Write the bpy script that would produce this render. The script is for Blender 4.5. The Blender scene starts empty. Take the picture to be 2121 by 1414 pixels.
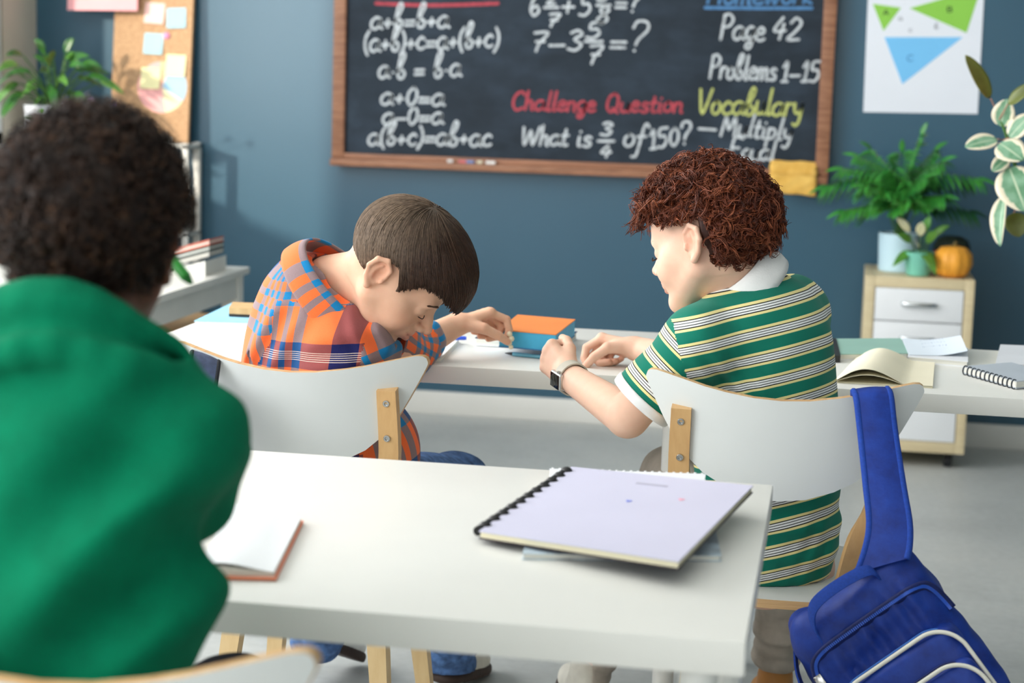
import bpy, bmesh, math, random
import numpy as np
from mathutils import Vector, Matrix, Quaternion

random.seed(7)
rng = np.random.default_rng(7)
SC = bpy.context.scene
COL = SC.collection

# ---------------------------------------------------------------- camera
cam_d = bpy.data.cameras.new('camera')
cam = bpy.data.objects.new('camera', cam_d)
COL.objects.link(cam)
cam_d.sensor_width = 36.0
cam_d.lens = 36.0 * 3848.3 / 2121.0
cam_d.clip_start = 0.05
YAW, PITCH, ROLL = map(math.radians, (9.777, 8.368, 1.686))
fwd = Vector((-math.sin(YAW) * math.cos(PITCH), math.cos(YAW) * math.cos(PITCH), -math.sin(PITCH)))
rt0 = Vector((math.cos(YAW), math.sin(YAW), 0))
dn0 = fwd.cross(rt0)
rt = rt0 * math.cos(ROLL) - dn0 * math.sin(ROLL)
dn = rt0 * math.sin(ROLL) + dn0 * math.cos(ROLL)
m3 = Matrix((rt, -dn, -fwd)).transposed()
cam.matrix_world = Matrix.Translation((0, 0, 1.32)) @ m3.to_4x4()
cam_d.dof.use_dof = True
cam_d.dof.focus_distance = 3.2
cam_d.dof.aperture_fstop = 4.2
SC.camera = cam

# ---------------------------------------------------------------- daylight
world = bpy.data.worlds.new('daylight_sky')
SC.world = world
world.use_nodes = True
bg = world.node_tree.nodes['Background']
bg.inputs[0].default_value = (0.86, 0.93, 1.0, 1)
bg.inputs[1].default_value = 1.0

def area(name, loc, rot, sx, sy, power, col):
    d = bpy.data.lights.new(name, 'AREA')
    d.shape = 'RECTANGLE'; d.size = sx; d.size_y = sy
    d.energy = power; d.color = col
    o = bpy.data.objects.new(name, d); COL.objects.link(o)
    o.location = loc; o.rotation_euler = rot
    return o
# daylight entering through the row of windows in the left wall and the windows in the wall behind
area('window_daylight_far', (-3.0, 3.93, 1.9), (0, -math.pi / 2, 0), 1.75, 2.2, 70, (0.98, 0.99, 1.0))
area('window_daylight_near', (-3.0, 0.4, 1.9), (0, -math.pi / 2, 0), 1.75, 3.7, 72, (0.97, 0.985, 1.0))
area('window_daylight_rear', (-1.45, -2.45, 1.95), (math.pi / 2, 0, 0), 3.1, 1.8, 18, (0.98, 0.99, 1.0))
sun_d = bpy.data.lights.new('sun', 'SUN')
sun_d.energy = 2.6; sun_d.angle = math.radians(2.6); sun_d.color = (1.0, 0.88, 0.74)
sun = bpy.data.objects.new('sun', sun_d); COL.objects.link(sun)
az, el = math.radians(39), math.radians(13)
sdir = Vector((math.sin(az) * math.cos(el), math.cos(az) * math.cos(el), -math.sin(el)))
sun.rotation_euler = sdir.to_track_quat('-Z', 'Y').to_euler()

vs = SC.view_settings
vs.view_transform = 'Standard'
vs.look = 'None'
vs.gamma = 1.0
vs.use_curve_mapping = False
vs.exposure = 0.8
SC.cycles.max_bounces = 8
SC.cycles.diffuse_bounces = 5
SC.cycles.use_denoising = True

# ---------------------------------------------------------------- materials
def lin(c):
    r = []
    for v in c[:3]:
        v = v / 255.0
        r.append(v / 12.92 if v <= 0.04045 else ((v + 0.055) / 1.055) ** 2.4)
    return tuple(r)

class NT:
    """small helper around a material node tree"""
    def __init__(s, name, rough=0.5, spec=0.4):
        s.m = bpy.data.materials.new(name)
        s.m.use_nodes = True
        s.t = s.m.node_tree
        s.b = s.t.nodes['Principled BSDF']
        s.b.inputs['Roughness'].default_value = rough
        s.b.inputs['Specular IOR Level'].default_value = spec
    def n(s, typ, **kw):
        nd = s.t.nodes.new(typ)
        for k, v in kw.items():
            setattr(nd, k, v)
        return nd
    def l(s, a, b):
        s.t.links.new(a, b)
    def math(s, op, a, b=None, clamp=False):
        nd = s.n('ShaderNodeMath', operation=op, use_clamp=clamp)
        for i, v in enumerate((a, b)):
            if v is None: continue
            if isinstance(v, (int, float)): nd.inputs[i].default_value = v
            else: s.l(v, nd.inputs[i])
        return nd.outputs[0]
    def coord(s, kind='Object'):
        return s.n('ShaderNodeTexCoord').outputs[kind]
    def noise(s, scale, detail=3, vec=None, stretch=None, rough=0.5):
        nd = s.n('ShaderNodeTexNoise')
        nd.inputs['Scale'].default_value = scale
        nd.inputs['Detail'].default_value = detail
        nd.inputs['Roughness'].default_value = rough
        v = vec if vec is not None else s.coord()
        if stretch:
            mp = s.n('ShaderNodeMapping'); mp.inputs['Scale'].default_value = stretch
            s.l(v, mp.inputs[0]); v = mp.outputs[0]
        s.l(v, nd.inputs['Vector'])
        return nd.outputs[0]
    def ramp(s, fac, stops, interp='LINEAR'):
        nd = s.n('ShaderNodeValToRGB')
        nd.color_ramp.interpolation = interp
        e = nd.color_ramp.elements
        while len(e) < len(stops): e.new(0.5)
        for i, (p, c) in enumerate(stops):
            e[i].position = p
        for i, (p, c) in enumerate(stops):
            e[i].position = p; e[i].color = (*c[:3], 1)
        s.l(fac, nd.inputs[0])
        return nd.outputs[0]
    def mix(s, fac, a, b, mode='MIX'):
        nd = s.n('ShaderNodeMix', data_type='RGBA', blend_type=mode)
        for i, v in ((0, fac), (6, a), (7, b)):
            if isinstance(v, (int, float)): nd.inputs[i].default_value = v
            elif isinstance(v, tuple): nd.inputs[i].default_value = (*v[:3], 1)
            else: s.l(v, nd.inputs[i])
        return nd.outputs[2]
    def base(s, c):
        if isinstance(c, tuple): s.b.inputs['Base Color'].default_value = (*c[:3], 1)
        else: s.l(c, s.b.inputs['Base Color'])
    def bump(s, h, strength=0.2, dist=0.002):
        nd = s.n('ShaderNodeBump')
        nd.inputs['Strength'].default_value = strength
        nd.inputs['Distance'].default_value = dist
        s.l(h, nd.inputs['Height'])
        s.l(nd.outputs[0], s.b.inputs['Normal'])

MATS = {}
def M(name, col, rough=0.5, var=0.05, scale=14.0, bump=0.0, spec=0.4, metal=0.0, stretch=None, bscale=None, bdist=0.002, trans=0.0, sss=0.0, coat=0.0, sheen=0.0):
    """plain procedural material: colour varied by noise, optional fine relief"""
    if name in MATS: return MATS[name]
    t = NT(name, rough, spec)
    c = lin(col)
    n = t.noise(scale, 4, stretch=stretch)
    lo = tuple(max(0, v * (1 - var * 2)) for v in c); hi = tuple(min(1, v * (1 + var * 2)) for v in c)
    t.base(t.ramp(n, [(0.3, lo), (0.7, hi)]))
    t.b.inputs['Metallic'].default_value = metal
    if bump: t.bump(t.noise(bscale or scale * 8, 3, stretch=stretch), bump, bdist)
    if sss:
        t.b.inputs['Subsurface Weight'].default_value = sss
        t.b.inputs['Subsurface Radius'].default_value = (0.012, 0.005, 0.003)
        t.b.inputs['Subsurface Scale'].default_value = 0.6
    if coat: t.b.inputs['Coat Weight'].default_value = coat
    if sheen: t.b.inputs['Sheen Weight'].default_value = sheen
    MATS[name] = t.m
    return t.m

def M_wood(name, c1, c2, stretch=(1, 1, 1), scale=9, rough=0.45, bump=0.08):
    if name in MATS: return MATS[name]
    t = NT(name, rough, 0.35)
    n = t.noise(scale, 5, stretch=stretch, rough=0.6)
    t.base(t.ramp(n, [(0.25, lin(c1)), (0.75, lin(c2))]))
    t.bump(n, bump, 0.002)
    MATS[name] = t.m
    return t.m

# ---------------------------------------------------------------- mesh helpers
def V(*a): return np.array(a[0] if len(a) == 1 else a, float)
def unit(v):
    v = np.asarray(v, float); return v / max(np.linalg.norm(v), 1e-12)
def rot_z(a):
    c, s = math.cos(a), math.sin(a); return np.array([[c, -s, 0], [s, c, 0], [0, 0, 1.0]])
def rot_x(a):
    c, s = math.cos(a), math.sin(a); return np.array([[1.0, 0, 0], [0, c, -s], [0, s, c]])
def rot_y(a):
    c, s = math.cos(a), math.sin(a); return np.array([[c, 0, s], [0, 1.0, 0], [-s, 0, c]])
def frame_to(d, up=(0, 0, 1)):
    """matrix whose columns are (side, up', d)"""
    d = unit(d); u = np.asarray(up, float)
    if abs(d @ u) > 0.98: u = np.array([0, 1.0, 0])
    s = unit(np.cross(u, d)); u = np.cross(d, s)
    return np.stack([s, u, d], 1)
def catmull(pts, n=6, closed=False):
    P = np.asarray(pts, float); N = len(P); out = []
    segs = N if closed else N - 1
    for i in range(segs):
        g = lambda k: P[k % N] if closed else P[min(max(k, 0), N - 1)]
        a, b, c, d = g(i - 1), g(i), g(i + 1), g(i + 2)
        for j in range(n):
            t = j / n
            out.append(0.5 * ((2 * b) + (c - a) * t + (2 * a - 5 * b + 4 * c - d) * t * t + (3 * b - a - 3 * c + d) * t ** 3))
    if not closed: out.append(P[-1])
    return np.array(out)

class MB:
    """collects verts and faces for one mesh"""
    def __init__(s): s.v = []; s.f = []; s.mi = []; s.n = 0
    def add(s, v, f, mi=0):
        v = np.asarray(v, float).reshape(-1, 3)
        s.v.append(v); s.f += [tuple(int(i) + s.n for i in q) for q in f]; s.mi += [mi] * len(f)
        s.n += len(v); return s
    def box(s, c, size, R=None, bev=0.0, mi=0, seg=2):
        bm = bmesh.new(); bmesh.ops.create_cube(bm, size=1.0)
        for v in bm.verts: v.co = Vector((v.co.x * size[0], v.co.y * size[1], v.co.z * size[2]))
        if bev > 0: bmesh.ops.bevel(bm, geom=list(bm.edges), offset=bev, segments=seg, profile=0.6, affect='EDGES')
        bm.verts.index_update()
        v = np.array([tuple(x.co) for x in bm.verts]); f = [[x.index for x in q.verts] for q in bm.faces]
        bm.free()
        if R is not None: v = v @ np.asarray(R).T
        return s.add(v + np.asarray(c, float), f, mi)
    def box2(s, lo, hi, bev=0.0, mi=0):
        lo = np.asarray(lo, float); hi = np.asarray(hi, float)
        return s.box((lo + hi) / 2, hi - lo, None, bev, mi)
    def tube(s, pts, r, n=8, cap=True, mi=0, flat=1.0, up=(0, 0, 1), closed=False):
        P = np.asarray(pts, float); N = len(P)
        r = np.full(N, r, float) if np.isscalar(r) else np.asarray(r, float)
        T = np.gradient(P, axis=0) if not closed else np.roll(P, -1, 0) - np.roll(P, 1, 0)
        vs = []; u = np.asarray(up, float)
        for i in range(N):
            d = unit(T[i])
            if abs(d @ u) > 0.995: u = np.array([1.0, 0.03, 0.02])
            sd = unit(np.cross(u, d)); uu = np.cross(d, sd)
            if i: u = uu
            for k in range(n):
                a = 2 * math.pi * k / n
                vs.append(P[i] + r[i] * (math.cos(a) * sd + flat * math.sin(a) * uu))
        f = []
        for i in range(N if closed else N - 1):
            j = (i + 1) % N
            for k in range(n):
                k2 = (k + 1) % n
                f.append((i * n + k, i * n + k2, j * n + k2, j * n + k))
        if cap and not closed:
            f.append(tuple(range(n - 1, -1, -1))); f.append(tuple((N - 1) * n + k for k in range(n)))
        return s.add(vs, f, mi)
    def lathe(s, prof, c=(0, 0, 0), n=32, R=None, mi=0, ripple=None):
        vs = []; N = len(prof)
        for (r, z) in prof:
            for k in range(n):
                a = 2 * math.pi * k / n
                rr = r * (1 + (ripple(a) if ripple else 0))
                vs.append((rr * math.cos(a), rr * math.sin(a), z))
        f = [(i * n + k, i * n + (k + 1) % n, (i + 1) * n + (k + 1) % n, (i + 1) * n + k) for i in range(N - 1) for k in range(n)]
        if prof[0][0] > 1e-6: f.append(tuple(range(n - 1, -1, -1)))
        if prof[-1][0] > 1e-6: f.append(tuple((N - 1) * n + k for k in range(n)))
        v = np.array(vs)
        if R is not None: v = v @ np.asarray(R).T
        return s.add(v + np.asarray(c, float), f, mi)
    def prism(s, top, off, mi=0, side=None):
        """solid between polygon `top` and the polygon shifted by `off` (vector or list)"""
        T = np.asarray(top, float); B = T + np.asarray(off, float); n = len(T)
        s.add(np.vstack([T, B]), [tuple(range(n)), tuple(range(2 * n - 1, n - 1, -1))], mi)
        s.add(np.vstack([T, B]), [(i, n + i, n + (i + 1) % n, (i + 1) % n) for i in range(n)], mi if side is None else side)
        return s
    def grid(s, P, mi=0, closed_u=False):
        """P: (nu, nv, 3) array of points"""
        P = np.asarray(P, float); nu, nv = P.shape[:2]; f = []
        for i in range(nu if closed_u else nu - 1):
            for j in range(nv - 1):
                a = i * nv + j; b = ((i + 1) % nu) * nv + j
                f.append((a, b, b + 1, a + 1))
        return s.add(P.reshape(-1, 3), f, mi)
    def shell(s, P, N, th, mi=0, mi_edge=None):
        """closed sheet: grid P (nu,nv,3) thickened by th along -N"""
        P = np.asarray(P, float); Q = P - np.asarray(N, float) * th
        nu, nv = P.shape[:2]; k = nu * nv
        f = []; e = []
        for i in range(nu - 1):
            for j in range(nv - 1):
                a = i * nv + j; f.append((a, a + nv, a + nv + 1, a + 1)); f.append((k + a, k + a + 1, k + a + nv + 1, k + a + nv))
        for i in range(nu - 1):
            a = i * nv; e.append((a, k + a, k + a + nv, a + nv)); a = i * nv + nv - 1; e.append((a, a + nv, k + a + nv, k + a))
        for j in range(nv - 1):
            a = j; e.append((a, a + 1, k + a + 1, k + a)); a = (nu - 1) * nv + j; e.append((a, k + a, k + a + 1, a + 1))
        V0 = np.vstack([P.reshape(-1, 3), Q.reshape(-1, 3)]); n0 = s.n
        s.add(V0, f, mi)
        s.f += [tuple(i + n0 for i in q) for q in e]; s.mi += [mi if mi_edge is None else mi_edge] * len(e)
        return s
    def verts(s): return np.vstack(s.v)

ORG = {}
def wloc(o):
    p = np.zeros(3)
    while o is not None:
        p += np.array(o.location); o = o.parent
    return p
def mesh_from(name, v, f, mi=None, smooth=False, weld=False, angle=None):
    me = bpy.data.meshes.new(name)
    me.from_pydata([tuple(p) for p in v], [], f)
    if mi is not None and any(mi): me.polygons.foreach_set('material_index', mi)
    if weld or angle is not None:
        bm = bmesh.new(); bm.from_mesh(me)
        bmesh.ops.remove_doubles(bm, verts=bm.verts, dist=1e-6)
        bmesh.ops.recalc_face_normals(bm, faces=bm.faces)
        if angle is not None:
            for e in bm.edges:
                e.smooth = not (len(e.link_faces) == 2 and e.calc_face_angle(0) > angle)
            for q in bm.faces: q.smooth = True
        bm.to_mesh(me); bm.free()
    if smooth: me.polygons.foreach_set('use_smooth', [True] * len(me.polygons))
    me.update()
    return me
def obj(name, mb, mat, parent=None, smooth=False, base=None, local=False, angle=0.7):
    """link ONE mesh object; vertices are world coordinates unless local"""
    v = mb.verts()
    if parent is not None and not local: v = v - wloc(parent)
    if base is not None: v = v - np.asarray(base, float)
    me = mesh_from(name, v, mb.f, mb.mi, False, True, 3.2 if smooth else angle)
    for m in (mat if isinstance(mat, (list, tuple)) else [mat]): me.materials.append(m)
    o = bpy.data.objects.new(name, me); COL.objects.link(o)
    if parent is not None: o.parent = parent
    if base is not None: o.location = base
    return o
def tag(o, label, cat, group=None):
    o['label'] = label; o['category'] = cat
    if group: o['group'] = group
    return o
def thing(name, label, cat, loc=(0, 0, 0), rz=0, group=None):
    o = bpy.data.objects.new(name, None); COL.objects.link(o)
    o.empty_display_size = 0.05
    o.location = loc; o.rotation_euler = (0, 0, rz)
    return tag(o, label, cat, group)
def struct(name, mb, mat, base=None, parent=None):
    o = obj(name, mb, mat, parent, base=base)
    if parent is None: o['kind'] = 'structure'
    return o
def copy_tree(o, parent=None):
    c = o.copy(); COL.objects.link(c); c.parent = parent
    for ch in list(o.children): copy_tree(ch, c)
    return c

# ================================================================ the room
YW, XL, XR, YR, ZC = 6.87, -3.09, 4.6, -2.6, 3.1
# painted wall: deep petrol blue, slight roller texture
t = NT('petrol_blue_paint', 0.33, 0.45)
n = t.noise(1.3, 3); n2 = t.noise(140, 2)
t.base(t.ramp(n, [(0.2, lin((50, 86, 106))), (0.8, lin((55, 93, 113)))]))
t.bump(n2, 0.08, 0.001)
MATS['petrol'] = t.m
# polished concrete floor
t = NT('polished_concrete', 0.42, 0.4)
n = t.noise(2.2, 6, rough=0.6); n2 = t.noise(40, 4)
c = t.ramp(n, [(0.25, lin((168, 171, 168))), (0.5, lin((186, 189, 186))), (0.8, lin((200, 201, 196)))])
t.base(t.mix(0.12, c, t.ramp(n2, [(0.3, (0.3, 0.3, 0.3)), (0.7, (0.75, 0.75, 0.75))])))
t.bump(n2, 0.05, 0.001)
MATS['concrete'] = t.m
beige = M('beige_wall_paint', (214, 206, 190), 0.7, 0.02, 3, 0.05, bscale=120)
white_paint = M('white_wall_paint', (238, 238, 234), 0.7, 0.02, 3, 0.05, bscale=120)
skirting = M('white_gloss_paint', (226, 224, 218), 0.35, 0.02, 5)
pvc = M('white_window_plastic', (238, 240, 240), 0.3, 0.01, 5)
struct('floor', MB().box2((XL - 0.3, YR - 0.3, -0.12), (XR + 0.2, YW + 0.2, 0.0)), MATS['concrete'])
struct('ceiling', MB().box2((XL - 0.3, YR - 0.3, ZC), (XR + 0.2, YW + 0.2, ZC + 0.15)), white_paint)
struct('wall_back', MB().box2((XL - 0.3, YW, 0), (XR + 0.2, YW + 0.2, ZC)), MATS['petrol'])
struct('wall_right', MB().box2((XR, YR, 0), (XR + 0.2, YW, ZC)), MATS['petrol'])
# left wall: sunny far window (5.12..6.57), then piers and two windows shut off from the sun by added curtains
SILL, HEAD = 0.98, 2.85
wl = MB()
wl.box2((XL - 0.22, 6.57, 0), (XL, YW, ZC))
wl.box2((XL - 0.22, YR, 0), (XL, 6.57, SILL))
wl.box2((XL - 0.22, YR, HEAD), (XL, 6.57, ZC))
wl.box2((XL - 0.22, 4.95, SILL), (XL, 5.12, HEAD))
wl.box2((XL - 0.22, 2.3, SILL), (XL, 2.78, HEAD))
wl.box2((XL - 0.22, YR, SILL), (XL, -1.6, HEAD))
struct('wall_left', wl, beige)
t = NT('window_glass', 0.02, 0.5)
tr = t.n('ShaderNodeBsdfTransparent'); tr.inputs[0].default_value = (0.97, 0.985, 0.98, 1); gl = t.n('ShaderNodeBsdfGlossy'); gl.inputs['Roughness'].default_value = 0.01
mx = t.n('ShaderNodeMixShader'); mx.inputs[0].default_value = 0.05
t.l(tr.outputs[0], mx.inputs[1]); t.l(gl.outputs[0], mx.inputs[2]); t.l(mx.outputs[0], t.t.nodes['Material Output'].inputs[0])
glass = t.m
def window(name, y0, y1, mull, curtain):
    w = MB(); x0, x1 = (XL - 0.16, XL - 0.09) if curtain else (XL - 0.2, XL - 0.004)
    for a, b in ((y0, y0 + 0.05), (y1 - 0.05, y1)): w.box2((x0, a, SILL), (x1, b, HEAD), 0.004)
    for a, b in ((SILL, SILL + 0.05), (HEAD - 0.05, HEAD)): w.box2((x0, y0, a), (x1, y1, b), 0.004)
    for k in range(1, mull): 
        yy = y0 + (y1 - y0) * k / mull; w.box2((x0, yy - 0.025, SILL), (x1, yy + 0.025, HEAD), 0.004)
    o = struct(name, w, pvc)
    struct('window_sill', MB().box2((XL - 0.1, y0, SILL - 0.03), (XL + 0.06, y1, SILL), 0.004), pvc, parent=o)
    for k in range(mull):
        a = y0 + (y1 - y0) * k / mull; b = y0 + (y1 - y0) * (k + 1) / mull
        struct('pane', MB().box2((XL - 0.128, a + 0.02, SILL + 0.04), (XL - 0.122, b - 0.02, HEAD - 0.04)), glass, parent=o)
    if curtain:
        ny = int((y1 - y0) * 22); P = np.zeros((ny, 2, 3))
        for i in range(ny):
            y = y0 + (y1 - y0) * i / (ny - 1)
            for j, z in enumerate((SILL + 0.02, HEAD)): P[i, j] = (XL - 0.05 + 0.016 * math.sin(i * 1.3), y, z)
        struct('sun_block_curtain', MB().shell(P, np.array([1.0, 0, 0]), 0.002), M('white_opaque_cloth', (240, 242, 244), 0.8, 0.02, 30), parent=o)  # added opaque curtain, out of view, keeps the sun out of this window
    return o
window('window_1', 5.12, 6.57, 1, False)
window('window_2', 2.78, 4.95, 2, True)
window('window_3', -1.6, 2.3, 3, True)
wr = MB()
wr.box2((XL, YR - 0.2, 0), (XR, YR, 1.0)); wr.box2((XL, YR - 0.2, 2.9), (XR, YR, ZC)); wr.box2((0.2, YR - 0.2, 1.0), (XR, YR, 2.9))
struct('wall_rear', wr, white_paint)
w4 = MB()
for xx in np.linspace(XL + 0.03, 0.17, 4): w4.box2((xx - 0.03, YR - 0.12, 1.0), (xx + 0.03, YR - 0.05, 2.9), 0.004)
for zz in (1.03, 2.87): w4.box2((XL, YR - 0.12, zz - 0.03), (0.2, YR - 0.05, zz + 0.03), 0.004)
w4 = struct('window_4', w4, pvc)
for k in range(3):
    xa = XL + 0.03 + (3.23) * k / 3; struct('pane', MB().box2((xa + 0.02, YR - 0.088, 1.05), (xa + 1.06, YR - 0.082, 2.85)), glass, parent=w4)
bb = MB().box2((XL, YW - 0.018, 0), (XR, YW + 0.001, 0.088), 0.004)
struct('baseboard_back', bb, skirting)

# ================================================================ tables
laminate = M('white_laminate', (234, 233, 227), 0.34, 0.012, 4, 0.03, spec=0.45, bscale=60, bdist=0.0005)
lam_edge = M('off_white_table_edge', (226, 223, 212), 0.42, 0.015, 6)
leg_white = M('white_powder_coat', (232, 232, 228), 0.4, 0.02, 10)
def table(x0, x1, y0, y1, z, th, label):
    r = thing('table', label, 'table', ((x0 + x1) / 2, (y0 + y1) / 2, 0), group='white classroom tables')
    obj('table_top', MB().box2((x0, y0, z - th), (x1, y1, z), 0.0025), laminate, r)
    for sx in (x0 + 0.05, x1 - 0.05):
        for sy in (y0 + 0.05, y1 - 0.05):
            obj('leg', MB().tube([(sx, sy, 0.0), (sx, sy, z - th + 0.001)], 0.021, 16), leg_white, r)
    return r
table(-1.365, -0.068, 1.872, 2.636, 0.74, 0.038, 'white table bearing a lilac comb-bound notebook and an open coral-covered book')
table(-1.39, -0.24, 3.515, 4.145, 0.74, 0.036, 'white table bearing an orange-topped book and loose white papers')
table(-0.238, 0.93, 3.515, 4.145, 0.74, 0.036, 'white table bearing a teal notebook and a grey spiral notebook')
# low white table along the window wall
r = thing('side_table', 'low white table with a deep apron beside the wall under the window', 'table', (-2.25, 4.9, 0))
cream_paint = M('satin_white_paint', (226, 224, 216), 0.4, 0.02, 8)
obj('table_top', MB().box2((-2.66, 4.1, 0.638), (-1.855, 5.74, 0.66), 0.004), cream_paint, r)
obj('apron', MB().box2((-2.60, 4.16, 0.565), (-1.875, 5.72, 0.639), 0.003), cream_paint, r)
for sx in (-2.62, -1.90):
    for sy in (4.15, 5.70):
        obj('leg', MB().box2((sx - 0.028, sy - 0.028, 0), (sx + 0.028, sy + 0.028, 0.64), 0.003), cream_paint, r)

# ================================================================ plywood chairs
ply = M_wood('plywood_edge', (196, 150, 102), (230, 194, 144), (2, 2, 160), 5, 0.5)
birch = M_wood('lacquered_beech', (198, 154, 102), (216, 176, 122), (6, 6, 1.2), 9, 0.4)
birch_pale = M_wood('pale_birch', (214, 182, 132), (228, 200, 152), (6, 6, 1.2), 9, 0.45)
hpl = M('white_chair_laminate', (214, 217, 215), 0.38, 0.012, 5, 0.02, bscale=80)
steel = M('zinc_bolt_steel', (190, 190, 188), 0.25, 0.05, 60, metal=1.0)
SB = [0, .2, .4, .55, .68, .78, .86, .92, .965, .99, 1.0]
ZB = [0, .005, .020, .038, .064, .094, .126, .152, .172, .184, .190]
ZT = [.172, .174, .180, .186, .193, .198, .202, .2045, .204, .200, .193]
def back_pt(s, z, half=0.226):
    """local point of the curved backrest's rear face: s in -1..1 across, z height"""
    y = -0.236 + 0.062 * s * s - 0.17 * (z - 0.63)
    return np.array([s * half, y, z])
def chair(name, label, loc, rz):
    r = thing(name, label, 'chair', loc, rz, group='white plywood classroom chairs')
    # seat: rounded plywood disc, white laminate on both faces
    k = 44; pts = []
    for i in range(k):
        a = 2 * math.pi * i / k; c, s = math.cos(a), math.sin(a)
        e = 2 / 3.0
        x = 0.205 * math.copysign(abs(c) ** e, c); y = 0.205 * math.copysign(abs(s) ** e, s)
        pts.append((x, y, 0.455))
    mb = MB(); mb.prism(pts, (0, 0, -0.015), 0, 1)
    obj('seat', mb, [hpl, ply], r, local=True)
    # backrest
    s_all = sorted(set([-x for x in SB] + SB)); P = []
    for s in s_all:
        zb = 0.63 + np.interp(abs(s), SB, ZB); zt = 0.63 + np.interp(abs(s), SB, ZT)
        P.append([back_pt(s, zb + (zt - zb) * j / 6) for j in range(7)])
    P = np.array(P); mb = MB()
    mb.shell(P, np.array([0, -1.0, 0]), 0.019, 0, 1)
    o = obj('backrest', mb, [hpl, ply], r, local=True, smooth=False, angle=0.9)
    for sg in (-1, 1):
        s = 0.72 * sg
        a = back_pt(s, 0.778); b = back_pt(s, 0.625)
        q = [(a[0], a[1] - 0.004, 0.778), (b[0], b[1] - 0.004, 0.64), (0.135 * sg, -0.205, 0.56), (0.122 * sg, -0.13, 0.47), (0.118 * sg, -0.08, 0.437)]
        q = catmull(q, 5); mb = MB()
        # rectangular bent post
        ring = []
        for i, p in enumerate(q):
            tt = i / (len(q) - 1); w = 0.0165 + 0.004 * tt; d = 0.011 + 0.004 * tt
            T = unit(q[min(i + 1, len(q) - 1)] - q[max(i - 1, 0)])
            sd = np.array([1.0, 0, 0]); sd = unit(sd - T * (sd @ T)); nn = np.cross(T, sd)
            ring.append([p + sd * w + nn * d, p - sd * w + nn * d, p - sd * w - nn * d, p + sd * w - nn * d])
        R = np.array(ring); n = len(R); f = []
        for i in range(n - 1):
            for k2 in range(4): f.append((i * 4 + k2, i * 4 + (k2 + 1) % 4, (i + 1) * 4 + (k2 + 1) % 4, (i + 1) * 4 + k2))
        f += [(3, 2, 1, 0), tuple((n - 1) * 4 + j for j in range(4))]
        mb.add(R.reshape(-1, 3), f)
        po = obj('back_post', mb, birch, r, local=True)
        for zz in (0.754, 0.692):
            c = back_pt(s, zz) + np.array([0, -0.0135, 0]); nrm = unit(np.array([0, -1.0, -0.17]))
            b = MB(); b.lathe([(0.0062, 0.0), (0.0062, 0.002), (0.0054, 0.003), (0.0032, 0.003), (0.0028, 0.0012), (0.0001, 0.0012)], c, 16, frame_to(nrm))
            bo = obj('bolt', b, steel, po, local=True)
    for sx in (-1, 1):
        for sy in (-1, 1):
            top = V(0.120 * sx, 0.125 * sy, 0.442); bot = V(0.165 * sx, 0.185 * sy, 0.0)
            R = []
            for p, w in ((bot, 0.0125), (top, 0.019)):
                R.append([p + V(w, w, 0), p + V(-w, w, 0), p + V(-w, -w, 0), p + V(w, -w, 0)])
            R = np.array(R).reshape(-1, 3)
            obj('leg', MB().add(R, [(0, 1, 2, 3)[::-1], (4, 5, 6, 7)] + [(k2, (k2 + 1) % 4, 4 + (k2 + 1) % 4, 4 + k2) for k2 in range(4)]), birch_pale, r, local=True)
    obj('seat_brace', MB().box((0, 0, 0.431), (0.27, 0.05, 0.02), None, 0.003).box((0, -0.125, 0.431), (0.26, 0.035, 0.02), None, 0.003).box((0, 0.125, 0.431), (0.26, 0.035, 0.02), None, 0.003), birch_pale, r, local=True)
    return r
chair('chair', 'white plywood chair with a blue backpack hung on its backrest', (-0.070, 3.245, 0), 0.0)
chair('chair', 'white plywood chair with a dark navy strap looped over its backrest', (-0.893, 3.245, 0), 0.0)
chair('chair', 'white plywood chair of the child in the green sweatshirt', (-0.634, 1.655, 0), 0.0)

# bent wooden stool under the low table
r = thing('stool', 'pale wooden stool with a round seat at the end of the low white table', 'stool', (-2.16, 5.80, 0))
obj('seat', MB().lathe([(0.0001, 0.435), (0.225, 0.435), (0.235, 0.443), (0.235, 0.455), (0.225, 0.462), (0.0001, 0.462)], (-2.16, 5.80, 0), 40), birch, r)
for k in range(4):
    a = math.pi / 4 + k * math.pi / 2; c, s = math.cos(a), math.sin(a)
    obj('leg', MB().tube([(-2.16 + 0.2 * c, 5.80 + 0.2 * s, 0), (-2.16 + 0.15 * c, 5.80 + 0.15 * s, 0.43)], [0.012, 0.016], 12), birch, r)

# ================================================================ blackboard
frame_wood = M_wood('walnut_stained_frame', (118, 76, 54), (174, 124, 94), (1.2, 1, 14), 7, 0.5, 0.15)
t = NT('chalk_dusted_slate', 0.7, 0.25)
n = t.noise(3.0, 5, rough=0.62); n2 = t.noise(7, 4, stretch=(1, 1, 2.4))
c = t.ramp(n, [(0.35, lin((33, 42, 51))), (0.62, lin((46, 58, 70))), (0.8, lin((72, 88, 104)))])
t.base(t.mix(0.35, c, t.ramp(n2, [(0.45, lin((31, 39, 48))), (0.8, lin((62, 76, 92)))])))
slate = t.m
BX0, BX1, BZ0, BZ1, YB = -1.886, -0.036, 0.942, 2.12, 6.835
r = thing('blackboard', 'wall blackboard in a brown wooden frame, covered in chalk sums', 'blackboard', (-0.96, YW, BZ0))
obj('slate_panel', MB().box2((BX0 + 0.03, YB, BZ0 + 0.03), (BX1 - 0.03, YW - 0.001, BZ1 - 0.03)), slate, r)
FW = 0.047
obj('frame_stile', MB().box2((BX0, YB - 0.022, BZ0), (BX0 + FW, YW, BZ1), 0.004), frame_wood, r)
obj('frame_stile', MB().box2((BX1 - FW, YB - 0.022, BZ0), (BX1, YW, BZ1), 0.004), frame_wood, r)
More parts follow.
